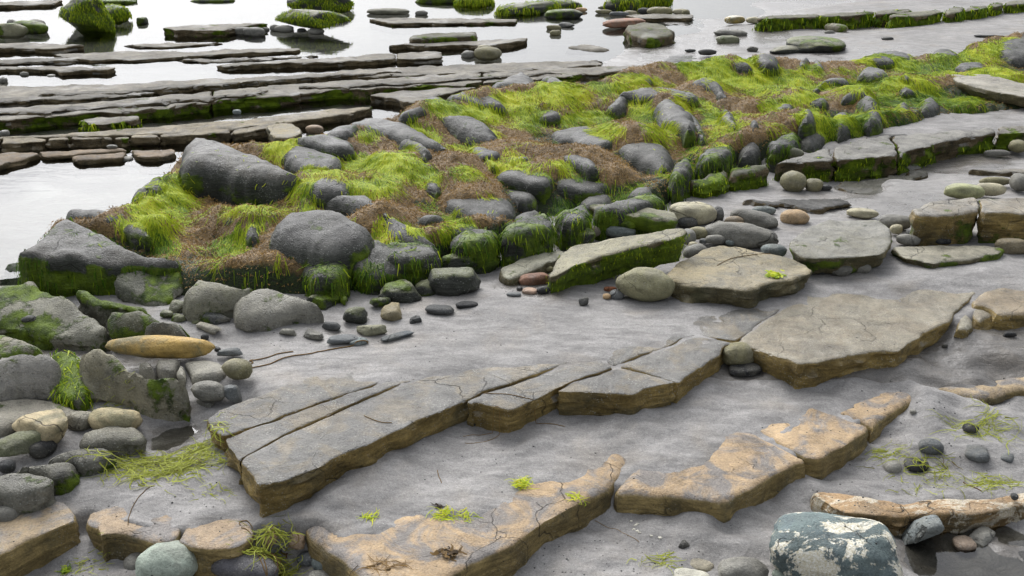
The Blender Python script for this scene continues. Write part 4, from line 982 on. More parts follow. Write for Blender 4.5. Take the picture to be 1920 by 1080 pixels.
# height of the reef top on a fine grid
HG = .011
hxs, hys = np.arange(lo[0], min(hi[0], 4.2), HG), np.arange(lo[1], hi[1], HG)
hm_x, hm_y = np.meshgrid(hxs, hys)
inside = (seg_dist(np.c_[hm_x.ravel(), hm_y.ravel()], REEFPOLY) > 0)
HM = np.full(hm_x.size, -1.0)
hxf, hyf = hm_x.ravel(), hm_y.ravel()
for i in np.nonzero(inside)[0]:
    h = TREE.ray_cast(Vector((hxf[i], hyf[i], 2.0)), DOWN)
    if h[0] is not None: HM[i] = h[0][2]
HM = HM.reshape(hm_x.shape)
def top_z(x, y):
    fx = np.clip((x - lo[0]) / HG, 0, HM.shape[1] - 1.001); fy = np.clip((y - lo[1]) / HG, 0, HM.shape[0] - 1.001)
    ix, iy = fx.astype(int), fy.astype(int); u, v = fx - ix, fy - iy
    return (HM[iy, ix] * (1 - u) + HM[iy, ix + 1] * u) * (1 - v) + (HM[iy + 1, ix] * (1 - u) + HM[iy + 1, ix + 1] * u) * v
def ribbon_mesh(name, P, L, w, tone, mat, parent=None):
    """P (N,K,3) points, L (N,) live points, w and tone per strand"""
    Nn, K = P.shape[:2]
    d = np.gradient(P, axis=1); d /= np.linalg.norm(d, axis=2, keepdims=True) + 1e-9
    up = np.stack([RNG.uniform(-.4, .4, Nn), RNG.uniform(-.7, .1, Nn), np.ones(Nn)], -1)[:, None]
    s = np.cross(d, np.broadcast_to(up, d.shape)); s /= np.linalg.norm(s, axis=2, keepdims=True) + 1e-9
    s = s + (RNG.uniform(-.3, .3, Nn)[:, None, None]) * np.cross(d, s)
    ww = (w[:, None] * np.linspace(1.25, .35, K)[None])[..., None]
    V = np.stack([P - s * ww, P + s * ww], 2).reshape(-1, 3)
    base = (np.arange(Nn)[:, None] * K + np.arange(K - 1)[None]) * 2
    live = np.arange(K - 1)[None] < (L[:, None] - 1)
    b0 = base[live]
    F = np.stack([b0, b0 + 1, b0 + 3, b0 + 2], -1)
    T = np.clip(tone[:, None] + np.linspace(-.06, .06, K)[None], 0, 1)
    return mesh_obj(name, V, F, mat, parent, attrs={'tone': np.repeat(T.ravel(), 2)})
def ribbons(name, strands, mat, parent=None):
    K = len(strands[0][0])
    P = np.array([s[0] for s in strands])
    return ribbon_mesh(name, P, np.full(len(P), K), np.array([s[1] for s in strands]), np.array([s[2] for s in strands]), mat, parent)
CZ = np.full(rs, -.2); CZ[keep] = rz
def core_z(x, y):
    ix = np.clip(((x - lo[0]) / rg_ + .5).astype(int), 0, rs[1] - 1); iy = np.clip(((y - lo[1]) / rg_ + .5).astype(int), 0, rs[0] - 1)
    return CZ[iy, ix]
def drape(x, y, K, st, curl, fl):
    n = len(x); P = np.zeros((n, K, 3)); L = np.full(n, K); alive = np.ones(n, bool)
    th = np.arctan2(fl[:, 1], fl[:, 0]) + RNG.normal(0, .12, n)
    z = top_z(x, y) + .002
    on = np.zeros(n); hung = np.zeros(n); most = RNG.integers(1, 4, n)
    for k in range(K):
        zt = top_z(x, y) + .0015 + .003 * RNG.random(n)
        hang = z - zt > st * 1.5
        on += top_z(x, y) - core_z(x, y) > .018
        hung += hang
        climb = (zt - z > .02) | (zt < -.3) | (on > most) | (hung > 3)
        L = np.where(alive & climb, k, L); alive &= ~climb
        z = np.where(hang, z - st, np.minimum(np.maximum(zt, z - st), zt + .02))
        P[:, k] = np.stack([x, y, np.maximum(z, zt)], -1)
        th = th + RNG.normal(0, curl, n)
        f = np.where(hang, .12, 1.0) * st
        x = x + np.cos(th) * f; y = y + np.sin(th) * f
    return P, L
zs_full = np.full(rs, -.1); zs_full[keep] = reef_z(rxy[:, 0], rxy[:, 1], False)
for _ in range(6):
    zs_full = (zs_full + np.roll(zs_full, 1, 0) + np.roll(zs_full, -1, 0) + np.roll(zs_full, 1, 1) + np.roll(zs_full, -1, 1)) / 5
_gy, _gx = np.gradient(zs_full, rg_)
GRAD = np.c_[_gx[keep], _gy[keep]]
px_, py_ = to_px(RV)
vis = (px_ > -120) & (px_ < 2040) & (py_ > -60) & (py_ < 620) & (rz > -.05)
dist2 = RV[:, 1] ** 2
onrock = top_z(RV[:, 0], RV[:, 1]) - rz            # boulder above the mat here
def pick(weight, n):
    w = np.where(vis, weight, 0) / dist2 ** .4
    return RNG.choice(len(RV), n, p=w / w.sum())
gn = np.clip(gm * 1.2 + .6 * fbm(RV, 8.0, 3, 61) - .3, 0, 1) ** 1.2
gn = gn * np.where(onrock > .015, .03, 1.0) * (1 - .55 * low)
field = fbm(RV, 1.6, 2, 71) * .8
clump = fbm(RV, 9.0, 2, 73)
i = pick(gn, NGREEN)
fl = -GRAD[i] + np.array([.08, -.2]) + np.stack([np.cos(field[i] * 5), np.sin(field[i] * 5)], -1) * .2
P, Ln = drape(RV[i, 0] + RNG.normal(0, .012, NGREEN), RV[i, 1] + RNG.normal(0, .012, NGREEN), 9, (.0052 + .0012 * RV[i, 1]) * RNG.uniform(.5, 1.1, NGREEN), .14, fl)
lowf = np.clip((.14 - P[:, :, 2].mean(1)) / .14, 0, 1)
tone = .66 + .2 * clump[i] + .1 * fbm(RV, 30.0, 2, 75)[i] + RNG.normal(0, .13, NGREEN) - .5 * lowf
keep_s = Ln > 2
P, Ln, tone, i = P[keep_s], Ln[keep_s], tone[keep_s], i[keep_s]
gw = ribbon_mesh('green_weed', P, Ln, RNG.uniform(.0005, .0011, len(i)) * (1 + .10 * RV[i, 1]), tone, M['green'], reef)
gw['kind'] = 'stuff'; gw['label'] = 'bright green hair weed combed over the reef'
bn = np.clip(1.0 - gm * .95 + .3 * fbm(RV, 6.0, 2, 63), 0, 1) * sstep(.0, .09, rz) * (onrock < .012)
i = pick(bn, NBROWN)
K = 3; P = np.zeros((NBROWN, K, 3))
p = RV[i] + np.c_[RNG.normal(0, .008, (NBROWN, 2)), np.full(NBROWN, .002)]
d = RNG.normal(0, 1, (NBROWN, 3)); d[:, 2] = abs(d[:, 2])
for k in range(K):
    P[:, k] = p
    d = d + RNG.normal(0, .9, (NBROWN, 3)); d /= np.linalg.norm(d, axis=1, keepdims=True)
    p = p + d * RNG.uniform(.003, .007, (NBROWN, 1))
    p[:, 2] = np.clip(p[:, 2], RV[i, 2] - .003, RV[i, 2] + .010)
bw = ribbon_mesh('brown_weed', P, np.full(NBROWN, K), RNG.uniform(.0010, .0024, NBROWN), .5 + .25 * clump[i] + RNG.normal(0, .12, NBROWN), M['brown'], reef)
bw['kind'] = 'stuff'; bw['label'] = 'crumbly brown weed turf between the boulders'

for o in RMESH:
    if 'black green' in o.get('label', ''): fur(o, 1500, .05, .0016, .25, .5)
for o in FRONTB: fur(o, 500, .05, .0016, .33, .3)
# ------------------------------------------------------------------ loose stones
def S(cx, cy, w, h, ang, col, label, kind='r', name='cobble', cat='stone', **kw):
    return tag(stone(name, cx, cy, w, h, ang, col, kind, **kw), label, cat)
MS = (.6, .75)
# left: rocks at the reef foot
L = M['loose']; K = M['rock']
S(300, 651, 200, 42, 2, 'y', 'long ochre log shaped boulder lying across grey rocks at left', name='boulder', mat=M['ochre'], z=.0, flat=.9)
def lrock(label, poly, z, th, col, moss=(0, 0), **kw):
    k = dict(rnd=.03, g=.014, jag=.012, strat=.012, rough=.009, smooth=1, dome=.02, shrink=0); k.update(kw)
    return tag(slab('boulder', poly, 0 if isinstance(z, list) else z, th, M['grey'], col, moss=moss, zs=z if isinstance(z, list) else None, **k), label, 'boulder')
lrock('large smooth pale grey boulder at the left edge beside a green crevice', [(-80, 720), (-40, 680), (30, 655), (95, 648), (112, 660), (108, 700), (120, 735), (60, 742), (-60, 745)], [.02, .06, .10, .11, .10, .05, -.01, -.02, -.02], .1, (.22, .217, .21), (0, .1), rnd=.04, dome=.03)
crevice = lrock('narrow dark rock with bright green weed filling the crevice at left', [(100, 655), (140, 652), (152, 690), (175, 735), (150, 752), (112, 745), (104, 705)], [.05, .05, .02, .0, -.01, -.01, .02], .12, (.07, .075, .06), (.85, .8), rnd=.015, dome=0)
fur(crevice, 900, .04, .0016, .5)
lrock('humped olive mottled boulder right of the green crevice', [(142, 655), (180, 652), (230, 668), (260, 690), (330, 705), (350, 722), (340, 740), (290, 748), (240, 735), (200, 720), (160, 712)], [.10, .10, .09, .08, .06, .04, .02, .01, .01, .02, .04], .11, (.19, .18, .135), (.2, .2), rnd=.035, dome=.05)
lrock('sloping cracked grey rock below the pale boulder at the left edge', [(-80, 748), (40, 745), (118, 748), (165, 770), (130, 785), (60, 780), (0, 800), (-80, 810)], -.03, .1, (.2, .193, .17), (.05, .2), dome=.0, rnd=.03)
c_root = tag(empty('cracked_rock', at(345, 700, -.03)), 'low grey rock split by cracks into four, below the ochre boulder', 'rock')
for q in ([(252, 676), (283, 674), (294, 694), (270, 690)], [(286, 674), (338, 673), (340, 680), (322, 700), (297, 695)], [(342, 674), (408, 674), (428, 692), (420, 706), (360, 712), (352, 690)], [(340, 683), (350, 691), (348, 712), (326, 703)]):
    slab('rock_piece', q, .008, .06, M['grey'], (.2, .197, .18), parent=c_root, rnd=.025, g=.013, jag=.004, smooth=1, dome=.01, shrink=.002)
S(392, 734, 64, 38, 5, 'g', 'rounded dark grey boulder wedged under the cracked rock', name='boulder', z=-.03)
S(432, 735, 50, 40, -12, 's', 'slaty wedge of rock touching the big slab top left corner', 'a', name='rock', z=-.03)
S(446, 692, 56, 38, 8, 'o', 'pale olive cobble with brown cords beside the ochre boulder', z=.0)
S(430, 661, 58, 20, -8, 's', 'dark blue slate chip right of the ochre boulder', 'a', name='rock', z=.0)
S(408, 655, 22, 18, 0, 'd', 'small dark stone touching the ochre boulder right end', 'a')
lrock('broad mossy cracked rock sheet at the left edge', [(-100, 545), (0, 528), (60, 528), (140, 560), (200, 590), (205, 615), (190, 640), (110, 640), (40, 625), (-100, 620)], [.07, .09, .09, .08, .06, .03, -.01, -.01, -.01, .0], .1, (.18, .18, .15), (.45, .5), dome=.01, rnd=.025)
lrock('narrow mossy rock ridge under the big dark block at left', [(130, 545), (160, 542), (220, 562), (290, 585), (275, 592), (200, 575), (150, 562)], [.08, .08, .07, .04, .03, .05, .06], .1, (.09, .09, .07), (.55, .5), rnd=.012, dome=0)
lrock('dark green wedge rock above the ochre boulder', [(200, 588), (215, 576), (270, 585), (330, 600), (368, 622), (350, 630), (280, 620), (220, 622)], [.07, .08, .07, .06, .03, .02, .03, .03], .1, (.07, .072, .05), (.45, .55))
lrock('smooth dark low rock just behind the ochre boulder', [(262, 618), (290, 602), (320, 600), (350, 610), (372, 624), (350, 634), (280, 632)], [.05, .07, .07, .06, .03, .03, .03], .1, (.09, .092, .08), (.1, .3))
lrock('mossy corner rock at the left edge above the pale boulder', [(-80, 640), (0, 622), (50, 635), (85, 652), (30, 660), (-80, 690)], .04, .12, (.13, .125, .09), (.5, .5))
S(60, 600, 52, 30, 10, 'd', 'dark broken chunk in the cracks of the mossy sheet', 'a', name='rock', z=.0)
S(92, 592, 40, 24, -10, 'd', 'small angular chunk beside the broken one in the mossy sheet', 'a', name='rock', z=.005)
for cx, cy, w, h, l in ((312, 590, 34, 16, 'left'), (336, 597, 34, 18, 'middle'), (368, 604, 26, 14, 'right')):
    S(cx, cy, w, h, 8, 'm', '%s of three small mossy stones under the flecked grey boulder' % l, 'a', moss=(.3, .3))
S(384, 632, 16, 12, 0, 'd', 'tiny dark stone at the tip of the smooth dark rock', name='pebble')
for cx, cy, w, h, an, col, l, mo in [(250, 585, 60, 26, 12, 'm', 'dark mossy filler rock right of the narrow ridge', (.4, .4)), (405, 598, 60, 26, 6, 'd', 'dark stone shadowed under the flecked boulder', (.1, .2)), (335, 575, 44, 30, 20, 'm', 'mossy wedge below the right end of the big dark block', (.5, .4)),
     (470, 608, 60, 18, 0, 'd', 'low dark stone under the left half of the flat pale boulder', (0, .2)), (545, 604, 56, 16, -4, 'd', 'low dark stone below the right half of the flat pale boulder', (0, .2)), (390, 615, 60, 22, 20, (.25, .24, .21), 'pale cracked flake of rock in sand above the ochre boulder', (0, 0)),
     (590, 630, 70, 26, 10, (.16, .16, .15), 'low sandy grey rock left of the slanted olive stone', (0, 0)), (540, 622, 60, 24, 8, (.2, .2, .18), 'flat grey rock sunk in sand below the pale boulder', (0, 0)), (230, 645, 50, 40, -20, (.28, .27, .24), 'pale pointed rock behind the left end of the ochre boulder', (0, 0)),
     (215, 745, 60, 24, 10, (.2, .19, .15), 'low olive rock half sunk below the humped boulder', (.1, .1)), (270, 752, 44, 20, 0, (.17, .16, .13), 'low grey rock in sand between humped boulder and puddle', (0, 0)), (385, 755, 40, 18, 20, 'g', 'small sunk stone above the puddle', (0, 0)), (150, 790, 60, 40, 20, (.2, .19, .16), 'mossy sunk rock between the tan and cream boulders', (.2, .2))]:
    S(cx, cy, w, h, an, col, l, 'a', name='rock', mat=M['grey'], moss=mo, sunk=.4)
# lower left
S(79, 802, 112, 66, 22, (.34, .29, .19), 'rough pale tan boulder on sand at left', 'a', name='boulder', mat=M['ochre'], z=-.07, flat=.7)
S(215, 789, 100, 46, 4, (.36, .31, .20), 'smooth pale cream boulder behind the dark blocks at left', name='boulder', mat=M['ochre'], z=-.07)
S(79, 840, 56, 34, -28, 'k', 'glossy black egg shaped pebble at left', name='pebble', z=-.08)
def dblock(label, poly, z, th, col=(.10, .10, .09), moss=(0, .3), **kw):
    k = dict(rnd=.022, g=.013, jag=.01, strat=.012, smooth=1, dome=.006, rough=.006, shrink=0); k.update(kw)
    return tag(slab('rock_block', poly, z, th, M['grey'], col, moss=moss, **k), label, 'rock')
dblock('thick dark block at the left edge, nearest of the row of dark blocks', [(-60, 895), (0, 884), (60, 880), (90, 886), (98, 902), (70, 915), (-60, 925)], -.03, .14)
dblock('second dark block of the left row, low and cracked', [(10, 880), (55, 868), (125, 862), (150, 870), (145, 885), (100, 895), (92, 884), (60, 878)], -.045, .1)
dblock('third dark block of the left row, notched on top', [(75, 862), (110, 842), (170, 834), (205, 838), (216, 850), (190, 862), (152, 870), (128, 861)], -.045, .1)
dblock('farthest angular block of the left row, in front of the cream boulder', [(140, 828), (160, 808), (205, 792), (255, 800), (280, 815), (268, 828), (232, 828), (180, 834)], -.035, .12, (.12, .118, .10))
S(228, 833, 50, 30, -10, 'd', 'small dark split rock between the two farthest blocks', 'a', name='rock', z=-.1)
S(8, 840, 70, 62, 30, 'm', 'olive rock cut by the left edge above the dark blocks', 'a', name='boulder', z=-.07)
S(14, 874, 36, 24, -10, 'd', 'dark grey pebble at the left edge between rock and block', name='pebble', z=-.08)
S(10, 966, 50, 34, 0, 'g', 'grey round stone under the nearest dark block at the left edge', name='pebble', z=-.12)
# bottom left pebbles
S(314, 1058, 104, 84, -38, 'e', 'large pale green egg shaped stone at the bottom edge', name='boulder', z=-.2, flat=.8)
S(343, 1030, 60, 42, 20, 'd', 'dark grey stone touching the pale green egg stone', z=-.2)
S(257, 1058, 52, 38, -30, 'g', 'mid grey stone left of the pale green egg stone', z=-.2)
S(388, 1062, 52, 30, 20, 'k', 'black flat stone right of the pale green egg stone', 'f', z=-.2)
S(460, 1064, 130, 54, 16, (.085, .085, .10), 'long purple grey stone with pale line at the bottom edge', name='boulder', z=-.2)
S(578, 1048, 44, 26, 0, 's', 'small blue grey pebble left of its twin near the tan slab corner', name='pebble', z=-.2)
S(606, 1054, 44, 36, 0, 'b', 'round blue grey pebble against the tan slab corner', name='pebble', z=-.2)
S(606, 1082, 66, 26, 0, 'h', 'pale flat stone on the bottom edge by the tan slab', 'f', z=-.2)
S(512, 1028, 42, 30, -20, 's', 'grey angular stone among weed by the bottom pebbles', 'a', z=-.19)
S(508, 1008, 40, 34, 0, 't', 'tan angular stone held in the weed tangle', 'a', z=-.13)
S(556, 1018, 46, 36, 0, (.27, .2, .14), 'brown angular block between weed tangle and tan slab', 'a', name='rock', z=-.16)
S(468, 1040, 44, 22, 0, 's', 'small slate pebble above the long purple stone', 'f', name='pebble', z=-.2)
S(245, 1078, 24, 22, 0, 'd', 'tiny dark stone at the bottom edge left of the egg stone', name='pebble', z=-.2)
S(153, 993, 18, 15, 0, 'd', 'tiny dark pebble in the notch of the corner slab', name='pebble', z=-.2)
S(230, 1015, 32, 12, -8, 'g', 'flat grey chip in sand below the ragged plate', 'f', name='pebble')
# bottom right
S(1566, 1034, 276, 128, 10, (.125, .165, .175), 'big blue green boulder with white and yellow barnacle crust at lower right', 'f', name='boulder', mat=M['barnacled'], z=-.215, flat=.75, sub=5)
S(1744, 986, 136, 84, -8, (.165, .19, .205), 'blue grey lumpy rock in the puddle beside the crusted boulder', name='boulder', z=-.205, flat=.75, kind='a', sunk=.22)
S(1842, 1004, 76, 44, -28, 'h', 'pale grey angular rock lying in the lower right puddle', 'a', name='rock', z=-.235, flat=.5)
S(1808, 1020, 44, 28, 0, (.20, .16, .13), 'brownish submerged stone beside the pale rock in the puddle', 'f', z=-.236)
S(1392, 1076, 96, 58, 0, 'g', 'grey rounded stone on the bottom edge left of the crusted boulder', z=-.21)
S(1310, 1060, 62, 26, 20, (.27, .25, .2), 'pale fawn flat stone near the bottom edge', 'f', z=-.21)
S(1295, 1085, 80, 34, 10, 'w', 'white grey stone at the very bottom edge, lower centre right', 'f', z=-.21)
S(1472, 1080, 52, 30, 8, 'e', 'small pale blue stone under the crusted boulder', z=-.22)
S(1283, 1022, 24, 22, 30, 'k', 'little black angular stone on smooth sand at lower centre right', 'a', name='pebble')
S(1718, 872, 50, 24, 4, 'k', 'glossy black flat pebble in the weedy sand at right', 'f', name='pebble')
S(1746, 838, 50, 28, 8, 's', 'slate blue pebble above the glossy black one at right', name='pebble')
S(1820, 803, 30, 18, 0, 'd', 'small dark pebble on sand at far right', name='pebble')
S(1832, 851, 56, 30, 10, 's', 'flat bluish stone almost buried in sand at right', 'f', sunk=.75)
S(1672, 878, 36, 30, 0, 'h', 'grey pebble half buried in rippled sand by the tan slab', sunk=.55)
S(1888, 858, 30, 18, 20, 's', 'slate chip nearly buried close to the right edge', 'f', sunk=.7, name='pebble')
S(1902, 931, 14, 12, 0, 'd', 'tiny dark stone on the brown bar near the right edge', name='pebble', z=-.15)
S(1712, 772, 12, 8, 0, 'h', 'tiny grey pebble at the tip of the lower tan slab', name='pebble')
S(1893, 626, 40, 14, 4, 'k', 'black stone chip in sand below the cracked block', 'a', name='pebble')
S(1772, 648, 14, 8, 0, 'k', 'tiny black chip in sand under the broad olive slab', 'a', name='pebble')
# middle
S(1385, 664, 64, 44, -6, 'o', 'olive round cobble sitting in the gap of the big slab', z=-.07, flat=.9)
S(1397, 693, 66, 25, -4, 'k', 'flat black streaked stone in front of the olive cobble', 'f', z=-.085)
S(1211, 532, 110, 62, 6, (.20, .195, .125), 'smooth egg shaped olive boulder beside the tilted mossy slab', name='boulder', z=.01, flat=.9)
S(886, 793, 16, 12, 0, 'k', 'tiny black stone in the hollow under the big slab', name='pebble')
S(942, 803, 20, 8, 0, 'g', 'small grey stone in sand under the overhanging slab block', name='pebble')
S(850, 532, 122, 72, 0, 'm', 'angular grey boulder with green cap at the reef foot, centre', 'a', name='boulder', mat=K, moss=(.4, .12), z=.0)
S(858, 490, 92, 34, 0, 'm', 'low mossy rock behind the green capped boulder', 'a', name='rock', mat=K, moss=(.5, .4), z=.03)
S(912, 484, 50, 46, 0, 'd', 'dark slab fragment right behind the green capped boulder', 'a', name='rock', mat=K, moss=(.1, .3), z=.0)
S(748, 550, 92, 58, -14, 'm', 'dark angular rock left of the green capped boulder', 'a', name='rock', mat=K, moss=(.4, .2), z=.0)
S(800, 540, 60, 50, 10, 'm', 'narrow mossy rock squeezed between two angular rocks at the reef foot', 'a', name='rock', mat=K, moss=(.4, .3), z=.0)
S(714, 566, 58, 28, -6, 'm', 'small mossy cushion rock at the reef foot', 'a', name='rock', mat=K, moss=MS, z=.02)
S(665, 592, 54, 38, 0, 'm', 'mossy topped stone left of the tan angular stone', 'a', name='rock', mat=K, moss=(.6, .3), z=.01)
S(731, 589, 50, 40, 20, (.19, .16, .09), 'tan brown angular stone on sand below the reef', 'a', name='rock', z=.01)
S(697, 618, 84, 32, 6, (.18, .18, .13), 'pale olive slanted stone lying on sand below the reef', 'a', name='rock', z=.01)
S(780, 600, 30, 18, -14, 'd', 'small dark pointed stone on sand right of the tan one', 'a', name='pebble')
S(825, 581, 60, 20, 4, 'd', 'flat dark stone sunk in sand before the green capped boulder', 'f')
S(875, 572, 46, 16, -4, 'k', 'black flat oval pebble before the green capped boulder', 'f', name='pebble')
S(645, 563, 22, 30, 0, 'm', 'small mossy stone under the shaded reef face', 'a', mat=K, moss=MS)
S(600, 565, 80, 50, 10, 'm', 'mossy dark rock right of the flat pale grey boulder', 'a', name='rock', mat=K, moss=(.4, .5), z=.0)
S(645, 636, 70, 18, -4, 's', 'thin slate flake with cords on sand left of centre', 'f', z=.012)
S(745, 630, 70, 12, -18, (.09, .105, .12), 'thin bluish slate flake in sand below the slanted stone', 'f', z=.012)
S(672, 640, 40, 16, -8, 'b', 'small blue grey stone under the slanted olive stone', 'f')
S(622, 612, 50, 26, 12, 'd', 'low dark rock in sand below the reef, left of the mossy topped stone', 'a', sunk=.4, name='rock')
S(1077, 439, 74, 42, 18, (.12, .14, .05), 'round boulder wholly covered in bright moss', name='boulder', mat=K, moss=(.85, .7), z=.02)
S(1158, 417, 74, 30, 14, (.13, .14, .06), 'oval moss covered cobble under the mossy plank', mat=K, moss=(.65, .55), z=.04)
S(1163, 434, 64, 24, 6, 'b', 'smooth blue grey cobble in front of the oval mossy one', z=.02)
S(1113, 434, 28, 22, 0, (.16, .14, .12), 'small brownish pebble beside the blue grey cobble', name='pebble', z=.02)
S(970, 469, 24, 26, 0, 'd', 'small dark pebble on sand behind the whitish slab', name='pebble')
S(1001, 525, 62, 28, -10, 'r', 'rust red oval stone under the whitish slab', z=.0)
S(993, 546, 32, 14, 0, (.32, .23, .18), 'pink flat pebble in front of the tilted slab', 'f', name='pebble')
S(1019, 544, 26, 16, -10, 'k', 'small black pebble against the tilted slab end', name='pebble')
S(974, 542, 12, 10, 0, 'k', 'tiny black pebble left of the pink one', name='pebble')
S(963, 552, 30, 9, 0, 's', 'thin slate pebble left of the pink flat one', 'f', name='pebble')
S(1033, 491, 24, 13, 0, 'd', 'small dark flat pebble between whitish and tilted slabs', 'f', name='pebble', z=.02)
S(1028, 504, 20, 12, 0, 'o', 'small olive pebble touching the tilted slab', name='pebble', z=.01)
S(1095, 564, 26, 22, 20, 'd', 'dark angular pebble on sand below the tilted slab', 'a', name='pebble')
S(1157, 552, 30, 20, 0, 's', 'dark shiny pebble left of the egg boulder', name='pebble')
S(1138, 556, 16, 12, 0, 't', 'tiny tan pebble under the tilted slab', name='pebble')
S(1144, 543, 26, 12, 0, (.22, .08, .035), 'little orange red stone in the shade of the tilted slab', name='pebble')
# cobble field
for a in [(1298, 400, 92, 44, 4, 'p', 'large pale olive cobble at the reef foot', .02), (1346, 402, 22, 30, 0, 'd', 'dark cobble on end right of the large pale olive one', .02), (1290, 416, 40, 20, 6, 'd', 'dark brown cobble under the large pale olive one', .02),
          (1412, 411, 92, 34, 16, 'g', 'long smooth grey cobble slanting down right in the cobble field', .02), (1432, 395, 46, 17, 2, 'b', 'bluish low stone behind the long slanting cobble', .02), (1489, 408, 56, 32, 4, 't', 'tan pink round cobble on sand', .02),
          (1616, 400, 62, 18, 4, 'p', 'pale flat oval stone behind the propped slab', .02), (1387, 441, 142, 44, 10, 'g', 'largest grey boulder of the cobble field, low and smooth', .02), (1309, 437, 44, 24, 0, 'o', 'olive cobble left of the largest grey boulder', .03),
          (1342, 449, 40, 19, 0, 'h', 'pale grey cobble before the largest grey boulder', .03), (1451, 470, 52, 26, 4, 'b', 'speckled blue grey cobble between two flat slabs', .02), (1290, 444, 30, 30, 0, 'g', 'grey round cobble against the tilted slab upper end', .03),
          (1378, 414, 40, 18, 0, (.22, .18, .13), 'brownish cobble above the largest grey boulder', .03), (1303, 472, 44, 26, -20, 'g', 'grey oval cobble behind the flat tan slab', .03), (1369, 455, 18, 11, 0, 'b', 'tiny blue pebble before the largest grey boulder', .03),
          (1385, 422, 32, 12, 0, 't', 'small tan stone peeping above the largest grey boulder', .03), (1318, 452, 16, 10, 0, 's', 'tiny slate pebble between olive and pale cobbles', .03), (1300, 460, 20, 14, 0, 'p', 'tiny pale pebble above the grey oval cobble', .03),
          (1677, 417, 68, 28, 6, 'g', 'grey cobble behind the thick propped slab', .02), (1681, 430, 24, 18, 0, 'p', 'small pale cobble right of the thick propped slab', .03), (1703, 450, 50, 21, 8, 'h', 'pale bluish cobble before the thick tan block', .03),
          (1712, 439, 30, 15, 20, 'd', 'dark flat pebble at the foot of the thick tan block', .04), (1768, 452, 32, 13, 0, 'k', 'black pebble in front of the thick tan block', .03), (1541, 504, 34, 22, 0, 'd', 'left of three round pebbles under the propped slab', .01),
          (1577, 506, 42, 24, 0, 'g', 'middle of three round pebbles under the propped slab', .01), (1616, 503, 34, 20, 0, 'h', 'right of three round pebbles under the propped slab', .015), (1488, 340, 46, 38, 20, 'o', 'olive boulder by the end of the long mossy ledge', .0),
          (1526, 347, 34, 25, 0, 'o', 'smaller olive cobble touching the boulder by the ledge end', .0), (1480, 287, 56, 22, 4, 'm', 'low mossy stone between reef and long ledge', .05), (1808, 359, 80, 28, 2, (.33, .35, .2), 'pale yellow green boulder behind the thick tan block', .02),
          (1858, 355, 60, 22, 6, 'p', 'pale cobble right of the yellow green boulder', .02), (1866, 340, 60, 16, 0, 'o', 'olive flat cobble behind the pale one at right', .01), (1912, 342, 36, 30, 0, 'g', 'grey cobble cut by the right edge', .01),
          (1908, 274, 34, 22, 0, 'o', 'olive cobble on the right edge under the mossy ledge end', .0), (1548, 352, 24, 12, 0, 'd', 'thin dark chip right of the smaller olive cobble', .0), (1870, 287, 50, 12, 0, 'g', 'flat grey stone in the wet sand at the right edge', -.01),
          (1350, 420, 20, 12, 0, 'h', 'tiny pale pebble between dark and slanting cobbles', .03), (1660, 440, 22, 12, 0, 'g', 'grey pebble pinched beside the propped slab edge', .03), (1900, 462, 70, 30, 0, (.15, .13, .09), 'brown rounded stone under the cracked thick block at right edge', .02)]:
    S(a[0], a[1], a[2], a[3], a[4], a[5], a[6], z=a[7])
for cx, cy, w, h, l in ((520, 490, 50, 34, 'left'), (578, 502, 54, 32, 'right')):
    S(cx, cy, w, h, 6, (.08, .08, .078), '%s of two dark stones jammed in brown weed under the domed boulder' % l, 'a', mat=K, z=.05, moss=(0, .2))
# pool and far shore
S(158, 26, 140, 96, 4, (.12, .13, .06), 'big square boulder furred with green weed in the upper left pool', 'a', name='boulder', mat=K, moss=(.35, .9), z=-.08, flat=1.1)
S(213, 28, 42, 36, 10, (.12, .13, .05), 'smaller mossy boulder hugging the big furred one', name='boulder', mat=K, moss=(.8, .9), z=-.08)
S(267, 40, 28, 22, 0, (.1, .11, .05), 'little mossy stone alone in the upper left pool', mat=K, moss=(.75, .8), z=-.08, kind='a')
S(57, 52, 66, 24, 6, (.14, .15, .06), 'low mossy hump left of the big furred boulder', mat=K, moss=(.7, .6), z=-.07)
S(18, 58, 70, 26, 0, (.18, .18, .12), 'pale mossy stone at the left edge of the pool', moss=(.4, .3), z=-.07)
S(22, 43, 18, 12, 0, 'h', 'small pale pebble at the left edge behind the mossy hump', z=-.05, name='pebble')
S(70, 44, 30, 14, 10, 'g', 'grey pebble behind the low mossy hump', z=-.05)
S(568, 36, 150, 60, 9, (.12, .125, .06), 'slanting square block furred with green weed in the pool', 'a', name='boulder', mat=K, moss=(.45, .9), z=-.05, flat=.9)
S(600, 8, 124, 40, 0, (.13, .135, .08), 'grey topped mossy boulder behind the slanting block', name='boulder', mat=K, moss=(.5, .85), z=-.08)
for cx, cy, w, h, col, l in ((533, 55, 40, 14, 'g', 'left'), (515, 53, 18, 14, 'g', 'leftmost, smallest'), (566, 57, 18, 8, 'd', 'dark middle'), (593, 59, 32, 14, 'h', 'right')):
    S(cx, cy, w, h, 0, col, '%s pebble in the water under the slanting furred block' % l, z=-.06, name='pebble')
S(455, 58, 44, 16, 0, 'g', 'smooth grey stone left of a twin hump before the low mossy ledge', z=-.06)
S(476, 60, 42, 18, 4, 'g', 'right twin hump stone before the low mossy ledge', z=-.06)
S(497, 55, 18, 8, 0, 'g', 'tiny stone right of the twin hump stones', z=-.06, name='pebble')
S(443, 122, 30, 7, 0, 'h', 'pale flat pebble in the pool by the long dark ledge', 'f', z=-.055, name='pebble')
S(478, 122, 32, 8, 0, 'h', 'second pale flat pebble in the pool, right of the first', 'f', z=-.055, name='pebble')
S(915, 101, 52, 26, 4, 'o', 'round olive cobble in the pool at the ledge end', z=-.07)
